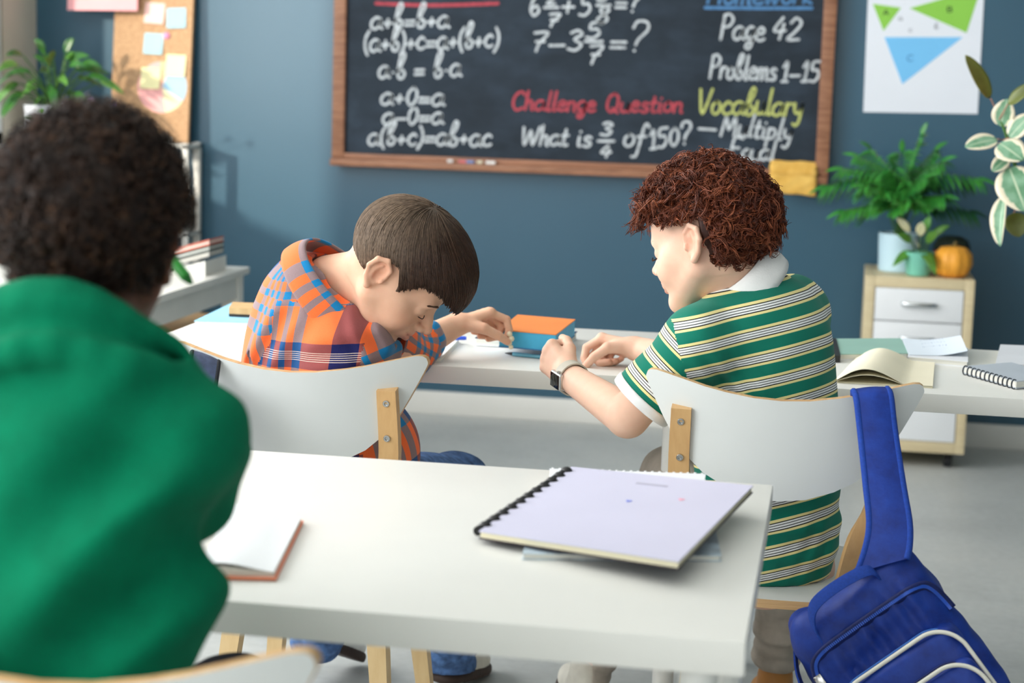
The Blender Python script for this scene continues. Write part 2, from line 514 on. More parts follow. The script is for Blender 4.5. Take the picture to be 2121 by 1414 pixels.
obj('frame_rail', MB().box2((BX0 + FW, YB - 0.022, BZ1 - FW), (BX1 - FW, YW, BZ1), 0.004), frame_wood, r)
obj('chalk_ledge', MB().box2((BX0 + 0.002, YB - 0.055, BZ0 - 0.004), (BX1 - 0.002, YW, BZ0 + 0.022), 0.004).box2((BX0 + FW, YB - 0.022, BZ0 + 0.02), (BX1 - FW, YW, BZ0 + FW - 0.004), 0.003), frame_wood, r)

# handwriting: single-stroke glyphs, x-height 1, baseline 0
GL = {
 'a': (0.95, [[(.78, .85), (.45, 1), (.12, .7), (.1, .25), (.35, 0), (.65, .2), (.78, .85), (.76, .25), (.98, .02)]]),
 'b': (0.8, [[(.12, .55), (.5, 1.5), (.58, 2.0), (.4, 2.15), (.24, 1.7), (.14, .6), (.25, .05), (.55, .05), (.68, .4), (.5, .72), (.25, .6)]]),
 'c': (0.8, [[(.7, .8), (.45, 1), (.14, .65), (.14, .25), (.4, 0), (.75, .15)]]),
 'e': (0.8, [[(.12, .5), (.6, .6), (.6, .9), (.35, 1), (.1, .6), (.15, .15), (.45, 0), (.75, .15)]]),
 'g': (0.8, [[(.68, .85), (.4, 1), (.12, .7), (.15, .25), (.4, .1), (.65, .4), (.68, .9), (.64, -.3), (.45, -.7), (.2, -.6), (.3, -.3), (.75, .05)]]),
 'h': (0.8, [[(.15, 2.0), (.12, 0)], [(.12, .5), (.35, .95), (.58, .85), (.6, .1), (.75, 0)]]),
 'i': (0.42, [[(.18, .95), (.17, .1), (.35, 0)], [(.2, 1.4), (.22, 1.45)]]),
 'k': (0.75, [[(.15, 2.0), (.12, 0)], [(.6, 1.0), (.15, .45), (.65, 0)]]),
 'l': (0.45, [[(.25, 2.05), (.18, .3), (.25, .02), (.42, .08)]]),
 'm': (1.15, [[(.1, 1), (.1, 0)], [(.1, .6), (.35, 1), (.5, .8), (.5, 0)], [(.5, .6), (.75, 1), (.92, .8), (.92, .1), (1.08, 0)]]),
 'n': (0.8, [[(.1, 1), (.1, 0)], [(.1, .6), (.35, 1), (.6, .8), (.6, .1), (.76, 0)]]),
 'o': (0.8, [[(.4, 1), (.12, .7), (.14, .2), (.4, 0), (.66, .25), (.66, .75), (.4, 1), (.3, .95)]]),
 'p': (0.8, [[(.15, 1.05), (.1, -.75)], [(.15, .8), (.4, 1), (.66, .7), (.55, .2), (.3, .05), (.14, .2)]]),
 'q': (0.8, [[(.65, .85), (.4, 1), (.12, .6), (.3, .1), (.6, .4), (.66, .9), (.62, -.75)]]),
 'r': (0.62, [[(.12, 1), (.1, 0)], [(.12, .6), (.3, .95), (.58, .92)]]),
 's': (0.72, [[(.6, .85), (.35, 1), (.15, .8), (.3, .55), (.55, .4), (.55, .1), (.3, 0), (.1, .12)]]),
 't': (0.6, [[(.28, 1.6), (.22, .25), (.35, 0), (.55, .08)], [(.05, 1.0), (.52, 1.02)]]),
 'u': (0.8, [[(.1, 1), (.1, .3), (.3, 0), (.58, .25), (.62, 1), (.62, .2), (.78, 0)]]),
 'w': (1.1, [[(.08, 1), (.25, 0), (.5, .85), (.72, 0), (.98, 1)]]),
 'y': (0.8, [[(.1, 1), (.15, .4), (.38, .2), (.62, .5), (.66, 1), (.6, -.3), (.4, -.75), (.15, -.6)]]),
 'C': (1.05, [[(.95, 1.6), (.65, 1.95), (.2, 1.5), (.12, .6), (.45, 0), (.95, .25)]]),
 'E': (0.95, [[(.9, 1.9), (.15, 1.9), (.15, 0), (.9, 0)], [(.15, 1.0), (.7, 1.0)]]),
 'H': (1.1, [[(.15, 1.9), (.12, 0)], [(.9, 1.9), (.88, 0)], [(.12, .95), (.9, .98)]]),
 'M': (1.35, [[(.1, 0), (.25, 1.8), (.62, .6), (.98, 1.85), (1.15, 0)]]),
 'P': (0.95, [[(.15, 1.95), (.1, 0)], [(.12, 1.85), (.5, 2.0), (.85, 1.6), (.65, 1.1), (.15, .95)]]),
 'Q': (1.15, [[(.6, 1.95), (.2, 1.5), (.15, .5), (.5, 0), (.9, .5), (.9, 1.5), (.6, 1.95)], [(.55, .4), (1.05, -.1)]]),
 'V': (1.05, [[(.05, 1.95), (.45, 0), (.95, 2.0)]]),
 'U': (1.45, [[(.05, 1.8), (.3, 0), (.68, 1.5), (.95, 0), (1.35, 1.85)]]),
 'f': (0.6, [[(.7, 1.7), (.5, 2.0), (.35, 1.5), (.25, 0), (.15, -.7), (-.1, -.75)], [(.05, .9), (.6, .95)]]),
 'v': (0.8, [[(.08, 1), (.35, 0), (.7, 1)]]),
 '0': (0.85, [[(.45, 1.6), (.14, 1.1), (.14, .4), (.4, 0), (.7, .5), (.7, 1.2), (.45, 1.6)]]),
 '1': (0.6, [[(.1, 1.2), (.38, 1.65), (.32, 0)], [(.1, 0), (.56, 0)]]),
 '2': (0.9, [[(.12, 1.3), (.4, 1.7), (.75, 1.3), (.45, .6), (.1, .02), (.8, .05)]]),
 '3': (0.85, [[(.12, 1.5), (.45, 1.7), (.7, 1.35), (.35, .95), (.75, .5), (.5, .02), (.1, .15)]]),
 '4': (0.9, [[(.5, 1.7), (.1, .65), (.8, .7)], [(.62, 1.2), (.52, 0)]]),
 '5': (0.9, [[(.8, 1.7), (.22, 1.65), (.2, 1.0), (.55, 1.0), (.72, .5), (.45, .02), (.1, .1)]]),
 '6': (0.9, [[(.6, 1.9), (.2, 1.2), (.12, .5), (.4, 0), (.72, .35), (.5, .8), (.18, .55)]]),
 '7': (0.9, [[(.1, 1.6), (.8, 1.6), (.45, .7), (.35, 0)], [(.25, .85), (.7, .85)]]),
 '8': (0.85, [[(.45, .9), (.2, 1.3), (.45, 1.65), (.68, 1.3), (.4, .85), (.14, .4), (.42, 0), (.7, .4), (.45, .9)]]),
 '+': (0.85, [[(.1, .5), (.72, .5)], [(.41, .85), (.41, .15)]]),
 '-': (0.95, [[(.08, .5), (.85, .5)]]),
 '=': (0.95, [[(.1, .66), (.82, .66)], [(.1, .3), (.82, .3)]]),
 '(': (0.5, [[(.42, 1.7), (.14, 1.1), (.14, .3), (.4, -.35)]]),
 ')': (0.5, [[(.1, 1.7), (.36, 1.1), (.36, .3), (.08, -.35)]]),
 '.': (0.5, [[(.22, .5), (.27, .52)]]),
 '?': (0.95, [[(.1, 1.5), (.25, 1.95), (.7, 1.9), (.8, 1.4), (.45, .8), (.35, .4)], [(.32, .02), (.36, .04)]]),
 ' ': (0.6, []),
}
def chalk_mat(name, col):
    t = NT(name, 0.9, 0.1)
    n = t.noise(55, 4, rough=0.7)
    c = lin(col); t.base(t.ramp(n, [(0.25, tuple(v * 0.45 for v in c)), (0.6, c)]))
    return t.m
CH_W = chalk_mat('white_chalk_line', (214, 220, 224)); CH_R = chalk_mat('red_chalk_line', (196, 84, 94))
CH_Y = chalk_mat('yellow_chalk_line', (206, 212, 128)); CH_B = chalk_mat('blue_chalk_line', (96, 146, 196))
def stroke(mb, P, w, y):
    """flat rounded chalk stroke in the plane y (list of (x, z) points)"""
    P = np.asarray(P, float)
    if len(P) > 2: P = catmull(P, 5)
    d = np.gradient(P, axis=0); d /= np.maximum(np.linalg.norm(d, axis=1, keepdims=True), 1e-9)
    nrm = np.stack([-d[:, 1], d[:, 0]], 1)
    # round ends
    e0 = P[0] - d[0] * w * 0.7; e1 = P[-1] + d[-1] * w * 0.7
    L = np.vstack([e0 + nrm[0] * w * 0.5, P + nrm * w, e1 + nrm[-1] * w * 0.5])
    R = np.vstack([e0 - nrm[0] * w * 0.5, P - nrm * w, e1 - nrm[-1] * w * 0.5])
    n = len(L)
    v = [(p[0], y, p[1]) for p in L] + [(p[0], y, p[1]) for p in R]
    mb.add(v, [(i, n + i, n + i + 1, i + 1) for i in range(n - 1)])
def write(parent, name, text, p0, p1, xh, mat, w=0.0048, y=YB - 0.0008, slant=0.12):
    """write text along the baseline p0->p1 (world x, z); xh = x-height in metres"""
    total = sum(GL[c][0] for c in text); p0 = V(p0[0], p0[2]); p1 = V(p1[0], p1[2])
    sx = np.linalg.norm(p1 - p0) / total; d = (p1 - p0) / np.linalg.norm(p1 - p0); u = np.array([-d[1], d[0]])
    mb = MB(); x = 0.0; yy = y
    for ch in text:
        wd, strokes = GL[ch]
        jz = random.uniform(-0.06, 0.06)
        for st in strokes:
            yy -= 0.000012
            stroke(mb, [p0 + d * ((x + px + slant * pz) * sx) + u * ((pz + jz) * xh) for px, pz in st], w, yy)
        x += wd
    o = obj(name, mb, mat, parent)
    return o
S = 0.00183  # metres per target pixel at the board
write(r, 'chalk_formula', 'a+b=b+a', (-1.7513, 6.8350, 1.4484), (-1.4494, 6.8350, 1.4631), 23*S, CH_W)
write(r, 'chalk_formula', '(a+b)+c=a+(b+c)', (-1.7758, 6.8350, 1.3658), (-1.2582, 6.8350, 1.3939), 24*S, CH_W)
write(r, 'chalk_formula', 'a.b = b.a', (-1.7181, 6.8350, 1.2654), (-1.3992, 6.8350, 1.2838), 24*S, CH_W)
write(r, 'chalk_formula', 'a+0=a', (-1.7088, 6.8350, 1.1706), (-1.4607, 6.8350, 1.1749), 23*S, CH_W)
write(r, 'chalk_formula', 'a-0=a', (-1.6999, 6.8350, 1.0952), (-1.4628, 6.8350, 1.1068), 22*S, CH_W)
write(r, 'chalk_formula', 'a(b+c)=ab+ac', (-1.7545, 6.8350, 1.0174), (-1.2771, 6.8350, 1.0309), 23*S, CH_W)
hd = MB()
stroke(hd, [(-1.7308, 6.8350, 1.5430)[::2], (-1.5062, 6.8350, 1.5411)[::2], (-1.2663, 6.8350, 1.5536)[::2]], 0.0062, YB - 0.0007)
for px in (812, 834, 880, 900, 940, 960):
    a = V(px / 1000.0, 0)
obj('chalk_underline', hd, CH_R, r)
write(r, 'chalk_sum', '6', (-1.1532, 6.8350, 1.5107), (-1.1065, 6.8350, 1.5118), 24*S, CH_W)
write(r, 'chalk_sum', '2', (-1.0899, 6.8350, 1.5559), (-1.0506, 6.8350, 1.5568), 14*S, CH_W)
write(r, 'chalk_fraction_bar', '-', (-1.1034, 6.8350, 1.5276), (-1.0389, 6.8350, 1.5292), 16*S, CH_W)
write(r, 'chalk_sum', '7', (-1.0874, 6.8350, 1.4756), (-1.0372, 6.8350, 1.4768), 15*S, CH_W)
write(r, 'chalk_sum', '+', (-1.0384, 6.8350, 1.5152), (-0.9777, 6.8350, 1.5167), 32*S, CH_W)
write(r, 'chalk_sum', '5', (-0.9705, 6.8350, 1.5151), (-0.9171, 6.8350, 1.5164), 23*S, CH_W)
write(r, 'chalk_sum', '3', (-0.9048, 6.8350, 1.5705), (-0.8623, 6.8350, 1.5715), 14*S, CH_W)
write(r, 'chalk_fraction_bar', '-', (-0.9108, 6.8350, 1.5391), (-0.8470, 6.8350, 1.5406), 16*S, CH_W)
write(r, 'chalk_sum', '8', (-0.9091, 6.8350, 1.4905), (-0.8523, 6.8350, 1.4919), 20*S, CH_W)
write(r, 'chalk_sum', '=?', (-0.8396, 6.8350, 1.5339), (-0.7372, 6.8350, 1.5345), 25*S, CH_W)
write(r, 'chalk_sum', '7-3', (-1.1456, 6.8350, 1.3811), (-0.9483, 6.8350, 1.3900), 23*S, CH_W)
write(r, 'chalk_sum', '5', (-0.9427, 6.8350, 1.4338), (-0.8786, 6.8350, 1.4355), 18*S, CH_W)
write(r, 'chalk_fraction_bar', '-', (-0.9526, 6.8350, 1.4091), (-0.8706, 6.8350, 1.4113), 16*S, CH_W)
write(r, 'chalk_sum', '7', (-0.9359, 6.8350, 1.3413), (-0.8753, 6.8350, 1.3430), 22*S, CH_W)
write(r, 'chalk_sum', '=?', (-0.8556, 6.8350, 1.3907), (-0.7104, 6.8350, 1.3929), 30*S, CH_W)
write(r, 'chalk_heading', 'Challenge', (-1.2079, 6.8350, 1.1653), (-0.8905, 6.8350, 1.1721), 19*S, CH_R)
write(r, 'chalk_heading', 'Question', (-0.8583, 6.8350, 1.1714), (-0.5710, 6.8350, 1.1790), 19*S, CH_R)
write(r, 'chalk_question', 'Uhat', (-1.1677, 6.8350, 1.0384), (-0.9902, 6.8350, 1.0412), 20*S, CH_W)
write(r, 'chalk_question', 'is', (-0.9613, 6.8350, 1.0404), (-0.9002, 6.8350, 1.0426), 20*S, CH_W)
write(r, 'chalk_question', '3', (-0.8766, 6.8350, 1.0842), (-0.8265, 6.8350, 1.0860), 15*S, CH_W)
write(r, 'chalk_fraction_bar', '-', (-0.8897, 6.8350, 1.0483), (-0.8145, 6.8350, 1.0510), 16*S, CH_W)
write(r, 'chalk_question', '4', (-0.8736, 6.8350, 1.0028), (-0.8271, 6.8350, 1.0045), 14*S, CH_W)
write(r, 'chalk_question', 'of', (-0.7892, 6.8350, 1.0448), (-0.7072, 6.8350, 1.0460), 24*S, CH_W)
write(r, 'chalk_question', '150?', (-0.6893, 6.8350, 1.0414), (-0.5310, 6.8350, 1.0682), 22*S, CH_W)
write(r, 'chalk_heading', 'Homework', (-0.5039, 6.8350, 1.5693), (-0.1215, 6.8350, 1.5780), 22*S, CH_B)
hd = MB(); stroke(hd, [(-0.5067, 6.8350, 1.5554)[::2], (-0.3162, 6.8350, 1.5581)[::2], (-0.1241, 6.8350, 1.5626)[::2]], 0.0055, YB - 0.0006)
obj('chalk_underline', hd, CH_B, r)
write(r, 'chalk_note', 'Page', (-0.4495, 6.8350, 1.4432), (-0.2866, 6.8350, 1.4457), 25*S, CH_W)
write(r, 'chalk_note', '42', (-0.2660, 6.8350, 1.4480), (-0.1593, 6.8350, 1.4473), 25*S, CH_W)
write(r, 'chalk_note', 'Problems', (-0.4815, 6.8350, 1.3021), (-0.2383, 6.8350, 1.3059), 23*S, CH_W)
write(r, 'chalk_note', '1-15', (-0.2242, 6.8350, 1.3011), (-0.0833, 6.8350, 1.3053), 23*S, CH_W)
write(r, 'chalk_heading', 'Vocabulary', (-0.5217, 6.8350, 1.1771), (-0.1386, 6.8350, 1.1793), 25*S, CH_Y)
write(r, 'chalk_dash', '-', (-0.5220, 6.8350, 1.1036), (-0.4445, 6.8350, 1.1010), 20*S, CH_W)
write(r, 'chalk_note', 'Multiply', (-0.4339, 6.8350, 1.0997), (-0.1722, 6.8350, 1.0914), 21*S, CH_W)
write(r, 'chalk_dash', '-', (-0.4411, 6.8350, 1.0258), (-0.3814, 6.8350, 1.0245), 20*S, CH_W)
write(r, 'chalk_note', 'Equal', (-0.3951, 6.8350, 1.0169), (-0.2307, 6.8350, 1.0125), 21*S, CH_W)

# chalk sticks and duster on the ledge
def chalk_stick(col, label, px, ln, ang):
    c = V(px[0], YB - 0.04, BZ0 + 0.022 + 0.0062)
    d = V(math.cos(ang), math.sin(ang), 0) * ln / 2
    o = obj('chalk', MB().tube([c - d, c - d * 0.97, c + d * 0.97, c + d], [0.0052, 0.0062, 0.0062, 0.0052], 12), M('chalk_' + '_'.join(map(str, col)), col, 0.9, 0.04, 60), base=tuple(c - V(0, 0, 0.006)))
    tag(o, label, 'chalk', 'chalk sticks on the board ledge')
chalk_stick((238, 238, 236), 'short white chalk stub at the end of the chalk row', (-1.4250, 6.7950, 0.9644), 0.02, 0.4)
chalk_stick((214, 120, 124), 'thin pink chalk stick on the board ledge', (-1.3773, 6.7950, 0.9644), 0.03, 0.1)
chalk_stick((120, 140, 186), 'thin blue chalk stick on the board ledge', (-1.3480, 6.7950, 0.9655), 0.03, -0.1)
chalk_stick((232, 226, 200), 'cream chalk stub on the board ledge between two chalks', (-1.3133, 6.7950, 0.9650), 0.02, 0.3)
chalk_stick((240, 240, 238), 'longer white chalk stick on the board ledge', (-1.2713, 6.7950, 0.9648), 0.036, 0.05)
t = NT('yellow_duster_cloth', 0.95, 0.1)
n = t.noise(26, 4); wv = t.noise(320, 2)
t.base(t.ramp(n, [(0.3, lin((222, 172, 84))), (0.7, lin((240, 196, 108)))])); t.bump(wv, 0.5, 0.002)
duster = t.m
mb = MB(); xs = np.linspace(-0.245, -0.076, 14); prof = []
for k in range(20):
    s = k / 19
    if s < 0.42: prof.append((YB - 0.012 - 0.028 * (s / 0.42), BZ0 + 0.075 - 0.049 * (s / 0.42) ** 1.3))
    elif s < 0.56: prof.append((YB - 0.045 - 0.02 * (s - 0.42) / 0.14, BZ0 + 0.0265))
    else: prof.append((YB - 0.064 - 0.004 * math.sin((s - .56) * 6), BZ0 + 0.026 - 0.062 * (s - 0.56) / 0.44))
P = np.array([[(x + 0.002 * math.sin(j * 1.1), yy - 0.002 * math.sin(i * 1.3 + j), zz + (-0.010 * (i / 13.0) if j > 11 else 0.0) + 0.0015 * math.sin(i * 0.9)) for j, (yy, zz) in enumerate(prof)] for i, x in enumerate(xs)])
mb.shell(P, np.array([0, -1.0, 0.3]), 0.004)
tag(obj('duster', mb, duster, smooth=True, base=(-0.16, YB - 0.05, BZ0)), 'yellow cloth duster folded over the blackboard ledge', 'duster')

# ================================================================ triangle poster
paper_white = M('poster_paper', (236, 240, 248), 0.6, 0.008, 5)
r = thing('poster', 'white poster with green and blue triangles pinned to the wall', 'poster', (0.27, YW, 1.2))
PZ = 6.866
mb = MB(); mb.prism([(0.0767, 6.8660, 1.1997), (0.4782, 6.8660, 1.2060), (0.4728, 6.8660, 1.7320), (0.0685, 6.8660, 1.7411)], (0, 0.003, 0))
obj('sheet', mb, paper_white, r)
def flat(name, pts, mat, y=PZ - 0.0008):
    return obj(name, MB().prism([(p[0], y, p[2]) for p in pts], (0, 0.0006, 0)), mat, r)
grn = M('printed_green', (146, 208, 80), 0.6, 0.01, 5); blu = M('printed_blue', (124, 200, 248), 0.6, 0.01, 5); ink = M('printed_dark_ink', (50, 74, 36), 0.6, 0.02, 20); inkb = M('printed_blue_ink', (70, 130, 190), 0.6, 0.02, 20); inkg = M('printed_grey_ink', (150, 154, 160), 0.6, 0.02, 20)
flat('green_triangle', [(0.0892, 6.8660, 1.5840), (0.1319, 6.8660, 1.4897), (0.1881, 6.8660, 1.5727)], grn)
flat('green_triangle', [(0.2185, 6.8660, 1.5717), (0.4216, 6.8660, 1.4902), (0.4616, 6.8660, 1.6480)], grn)
flat('blue_triangle', [(0.1366, 6.8660, 1.4676), (0.2089, 6.8660, 1.3037), (0.4092, 6.8660, 1.4747)], blu)
GL['A'] = (1.0, [[(.05, 0), (.45, 1.6), (.85, 0)], [(.2, .6), (.7, .6)]]); GL['B'] = (.9, [[(.1, 0), (.1, 1.6), (.5, 1.6), (.7, 1.25), (.45, .85), (.1, .85)], [(.45, .85), (.75, .45), (.5, 0), (.1, 0)]])
write(r, 'letter', 'A', (0.1270, 6.8660, 1.5458), (0.1490, 6.8660, 1.5463), 0.011, ink, 0.0018, PZ - 0.0012, 0)
write(r, 'letter', 'B', (0.3486, 6.8660, 1.5612), (0.3703, 6.8660, 1.5617), 0.011, ink, 0.0018, PZ - 0.0012, 0)
write(r, 'letter', 'C', (0.2193, 6.8660, 1.3862), (0.2430, 6.8660, 1.3869), 0.011, inkb, 0.0018, PZ - 0.0012, 0)
write(r, 'letter', 'a', (0.1805, 6.8660, 1.5283), (0.1974, 6.8660, 1.5288), 0.010, inkg, 0.0012, PZ - 0.0012, 0)
write(r, 'letter', 'b', (0.3069, 6.8660, 1.5009), (0.3237, 6.8660, 1.5013), 0.009, inkg, 0.0012, PZ - 0.0012, 0)
write(r, 'letter', 'c', (0.2183, 6.8660, 1.4885), (0.2335, 6.8660, 1.4889), 0.010, inkg, 0.0012, PZ - 0.0012, 0)

# ================================================================ drawer pedestal
bx0, bx1, by0, by1, bz0, bz1 = 0.112, 0.475, 6.42, 6.825, 0.055, 0.655
oak = M_wood('bleached_oak_veneer', (206, 188, 150), (222, 206, 168), (1.5, 1.5, 9), 8, 0.5, 0.05)
gloss = M('white_drawer_front', (236, 238, 240), 0.3, 0.01, 4)
chrome = M('satin_chrome', (200, 204, 206), 0.22, 0.03, 40, metal=1.0)
blackp = M('black_plastic', (26, 28, 32), 0.45, 0.05, 30)
r = thing('drawer_pedestal', 'pale wood drawer pedestal with white fronts on black castors', 'cabinet', (0.29, 6.62, 0))
T = 0.032
obj('side_panel', MB().box2((bx0, by0, bz0), (bx0 + T, by1, bz1), 0.002), oak, r)
obj('side_panel', MB().box2((bx1 - T, by0, bz0), (bx1, by1, bz1), 0.002), oak, r)
obj('top_panel', MB().box2((bx0 + T, by0, bz1 - 0.036), (bx1 - T, by1, bz1), 0.002), oak, r)
obj('base_panel', MB().box2((bx0 + T, by0, bz0), (bx1 - T, by1, bz0 + 0.038), 0.002), oak, r)
obj('back_panel', MB().box2((bx0 + T, by1 - 0.01, bz0 + 0.03), (bx1 - T, by1, bz1 - 0.03)), oak, r)
for z0, z1 in ((0.506, 0.617), (0.385, 0.502), (0.095, 0.381)):
    d = obj('drawer', MB().box2((bx0 + T + 0.003, by0 - 0.002, z0), (bx1 - T - 0.003, by0 + 0.02, z1), 0.002).box2((bx0 + T + 0.01, by0 + 0.02, z0 + 0.01), (bx1 - T - 0.01, by1 - 0.02, z1 - 0.02)), gloss, r)
    xc = (bx0 + bx1) / 2; zh = min(z1 - 0.052, z0 + 0.062) if z1 - z0 < 0.2 else z1 - 0.06
    h = catmull([(xc - 0.055, by0 - 0.001, zh), (xc - 0.05, by0 - 0.018, zh), (xc, by0 - 0.026, zh), (xc + 0.05, by0 - 0.018, zh), (xc + 0.055, by0 - 0.001, zh)], 5)
    obj('handle', MB().tube(h, 0.005, 8, flat=1.6), chrome, d)
for sx in (bx0 + 0.05, bx1 - 0.05):
    for sy in (by0 + 0.05, by1 - 0.05):
        cst = obj('castor', MB().box((sx, sy, 0.048), (0.03, 0.03, 0.016), None, 0.003).lathe([(0.0001, -0.014), (0.018, -0.014), (0.022, -0.01), (0.022, 0.01), (0.018, 0.014), (0.0001, 0.014)], (sx, sy, 0.022), 18, rot_y(math.pi / 2)), blackp, r)

# ---- leaf helper: cupped pointed blade with a midrib, real thickness
def leaf(mb, base, tip_dir, length, width, normal=(0, 0, 1), droop=0.25, cup=0.15, shape=1.0, n=8, mi=0, uvs=None):
    d = unit(tip_dir); nn = np.asarray(normal, float); nn = nn - d * (nn @ d)
    if np.linalg.norm(nn) < 1e-3: nn = np.array([0.3, 1, 0.2]) - d * 0.3
    nn = unit(nn); sd = np.cross(d, nn); P = []
    for i in range(n + 1):
        tt = i / n
        wv = width * 0.5 * (math.sin(math.pi * tt ** (0.75 * shape)) ** 0.85 if 0 < tt < 1 else 0.02)
        c = np.asarray(base) + d * length * tt - np.array([0, 0, 1]) * droop * length * tt * tt
        P.append([c + sd * wv * s + nn * cup * wv * (abs(s) - 0.3) for s in (-1, -0.5, 0, 0.5, 1)])
    mb.shell(np.array(P), nn, 0.0008, mi)
def leaf_obj(parent, mat, *a, **k):
    mb = MB(); leaf(mb, *a, **k); return obj('leaf', mb, mat, parent, smooth=True)
def leaf_mat(name, c1, c2, rough=0.35):
    if name in MATS: return MATS[name]
    t = NT(name, rough, 0.45)
    n = t.noise(18, 4); t.base(t.ramp(n, [(0.3, lin(c1)), (0.7, lin(c2))]))
    t.b.inputs['Subsurface Weight'].default_value = 0.08
    MATS[name] = t.m
    return t.m
soil = M('potting_soil', (52, 38, 28), 0.95, 0.2, 60, 0.6)
stem_m = M('green_stem', (70, 110, 46), 0.5, 0.1, 30)
palm_m = leaf_mat('palm_leaf_green', (30, 110, 44), (72, 164, 62)); palm_d = leaf_mat('dark_palm_leaf', (14, 58, 32), (30, 88, 44))
# palm in the pale blue pot
pc = V(0.222, 6.62, 0.655)
r = thing('potted_palm', 'leafy green palm in a ribbed pale blue pot on the pedestal', 'plant', tuple(pc))
paleblue = M('pale_blue_ceramic', (198, 226, 238), 0.35, 0.02, 6)
obj('pot', MB().lathe([(0.060, 0), (0.066, 0.004), (0.071, 0.130), (0.071, 0.134), (0.066, 0.134), (0.062, 0.115), (0.0001, 0.115)], pc, 72, ripple=lambda a: 0.012 * math.cos(36 * a)), paleblue, r)
obj('soil', MB().lathe([(0.0001, 0.112), (0.061, 0.112), (0.061, 0.118), (0.0001, 0.12)], pc, 24), soil, r)
prs = random.Random(3)
# (direction x, direction z bias, length, droop, sideways y) of each frond
fr = [(-.255, .23, .13, -.02), (-.20, .28, .10, -.06), (-.11, .33, .06, -.08), (.05, .37, .03, -.04), (.12, .30, .06, -.08), (.25, .27, .12, -.02), (.22, .25, .10, .04), (.235, .13, .06, .03), (-.19, .12, .06, -.06), (-.12, .21, .06, -.10), (.07, .24, .05, -.10), (-.03, .26, .04, -.09), (.13, .18, .05, -.08), (-.06, .18, .04, -.11), (.03, .16, .03, -.11), (-.15, .31, .08, .0), (.10, .33, .06, .02), (-.01, .31, .03, -.05)]
for i, (dx, dz, dr, dy) in enumerate(fr):
    b = pc + V(prs.uniform(-.02, .02), prs.uniform(-.02, .02), 0.115)
    e = pc + V(dx, dy, 0.115 + dz - dr * 0.4); mid = (b + e) / 2 + V(-dx * 0.15, 0, dr * 0.75 + 0.03)
    q = catmull([b, b + (mid - b) * 0.6 + V(0, 0, 0.02), mid, e], 8)
    f = obj('frond', MB().tube(q, np.linspace(0.0028, 0.001, len(q)), 6), stem_m, r)
    K = len(q); mb = MB()
    for k in range(9, K):
        T = unit(q[min(k + 1, K - 1)] - q[k - 1]); L = 0.088 * (1 - 0.5 * abs((k - 9) / (K - 9) - 0.35))
        sd = unit(np.cross(T, V(0, 0, 1)) + V(0, 0, .001)); sd = unit(sd + V(0, -.25, -.2))
        for sg in (-1, 1):
            leaf(mb, q[k], T * 0.6 + sd * sg * 0.75 + V(0, -0.25, -0.35), L * prs.uniform(.85, 1.2), 0.0155, (prs.uniform(-.5, .5), -0.6, 0.8), 0.4, 0.2, n=5)
    leaf(mb, q[-1], q[-1] - q[-2], 0.07, 0.02, (0, -.6, .8), n=5)
    obj('leaflets', mb, palm_d if i in (6, 7) else palm_m, f, smooth=True)['kind'] = 'stuff'
# small plant in the green pot
pc = V(0.288, 6.50, 0.655)
r = thing('potted_plant', 'small leafy plant in a round sea-green pot on the pedestal', 'plant', tuple(pc))
seagreen = M('sea_green_ceramic', (122, 196, 174), 0.35, 0.02, 6)
obj('pot', MB().lathe([(0.034, 0), (0.04, 0.004), (0.052, 0.075), (0.053, 0.082), (0.047, 0.082), (0.045, 0.07), (0.0001, 0.07)], pc, 36), seagreen, r)
lf = leaf_mat('bright_leaf_green', (40, 110, 34), (96, 160, 60)); cream_l = leaf_mat('cream_leaf', (214, 204, 150), (232, 226, 190)); olive_l = leaf_mat('olive_leaf', (50, 96, 30), (84, 132, 44))
for (dx, dy, dz, L, wd, m) in [(-.05, -.03, .05, .075, .036, lf), (-.045, -.03, -.02, .08, .034, lf), (.02, -.045, -.01, .085, .04, olive_l), (.03, -.03, .05, .09, .04, olive_l), (.0, -.02, .085, .075, .034, cream_l), (.02, 0, .1, .09, .03, lf), (.06, 0, .075, .1, .03, olive_l), (-.01, -.04, .03, .06, .03, cream_l), (.035, -.04, -.05, .075, .035, lf), (-.06, .01, .1, .09, .03, cream_l), (.085, -.01, .1, .05, .025, olive_l)]:
    s0 = pc + V(dx * .2, dy * .2, 0.07); s1 = pc + V(dx * .6, dy * .6, 0.085 + max(dz, 0) * 0.6)
    lo = leaf_obj(r, m, s1, V(dx, dy, dz), L, wd, (0, -.6, .6), .3, .2)
    obj('petiole', MB().tube(catmull([s0, (s0 + s1) / 2 + V(0, 0, .006), s1], 3), 0.0016, 6), stem_m, lo)
# pumpkin and dark gourd
pc = V(0.402, 6.50, 0.655)
r = thing('pumpkin', 'small ribbed orange pumpkin on the drawer pedestal', 'pumpkin', tuple(pc))
pk = M('pumpkin_skin', (244, 168, 58), 0.45, 0.06, 16, 0.1)
obj('flesh', MB().lathe([(0.0001, 0.006), (0.03, 0.001), (0.052, 0.012), (0.065, 0.045), (0.062, 0.08), (0.042, 0.103), (0.015, 0.108), (0.0001, 0.102)], pc, 80, ripple=lambda a: 0.06 * abs(math.cos(4.5 * a)) - 0.03), pk, r, smooth=True)
obj('stem', MB().tube([pc + V(0, 0, .102), pc + V(.002, 0, .112), pc + V(.008, 0, .122)], [.006, .005, .006], 8), M('dry_stem', (120, 104, 60), 0.8, 0.1, 40, 0.4), r)
pc = V(0.405, 6.66, 0.655)
r = thing('gourd', 'dark knobbly gourd with a red side behind the pumpkin', 'gourd', tuple(pc))
dg = M('dark_green_gourd_skin', (30, 40, 26), 0.6, 0.2, 30, 0.3); rd = M('red_gourd_skin', (150, 30, 30), 0.5, 0.1, 20)
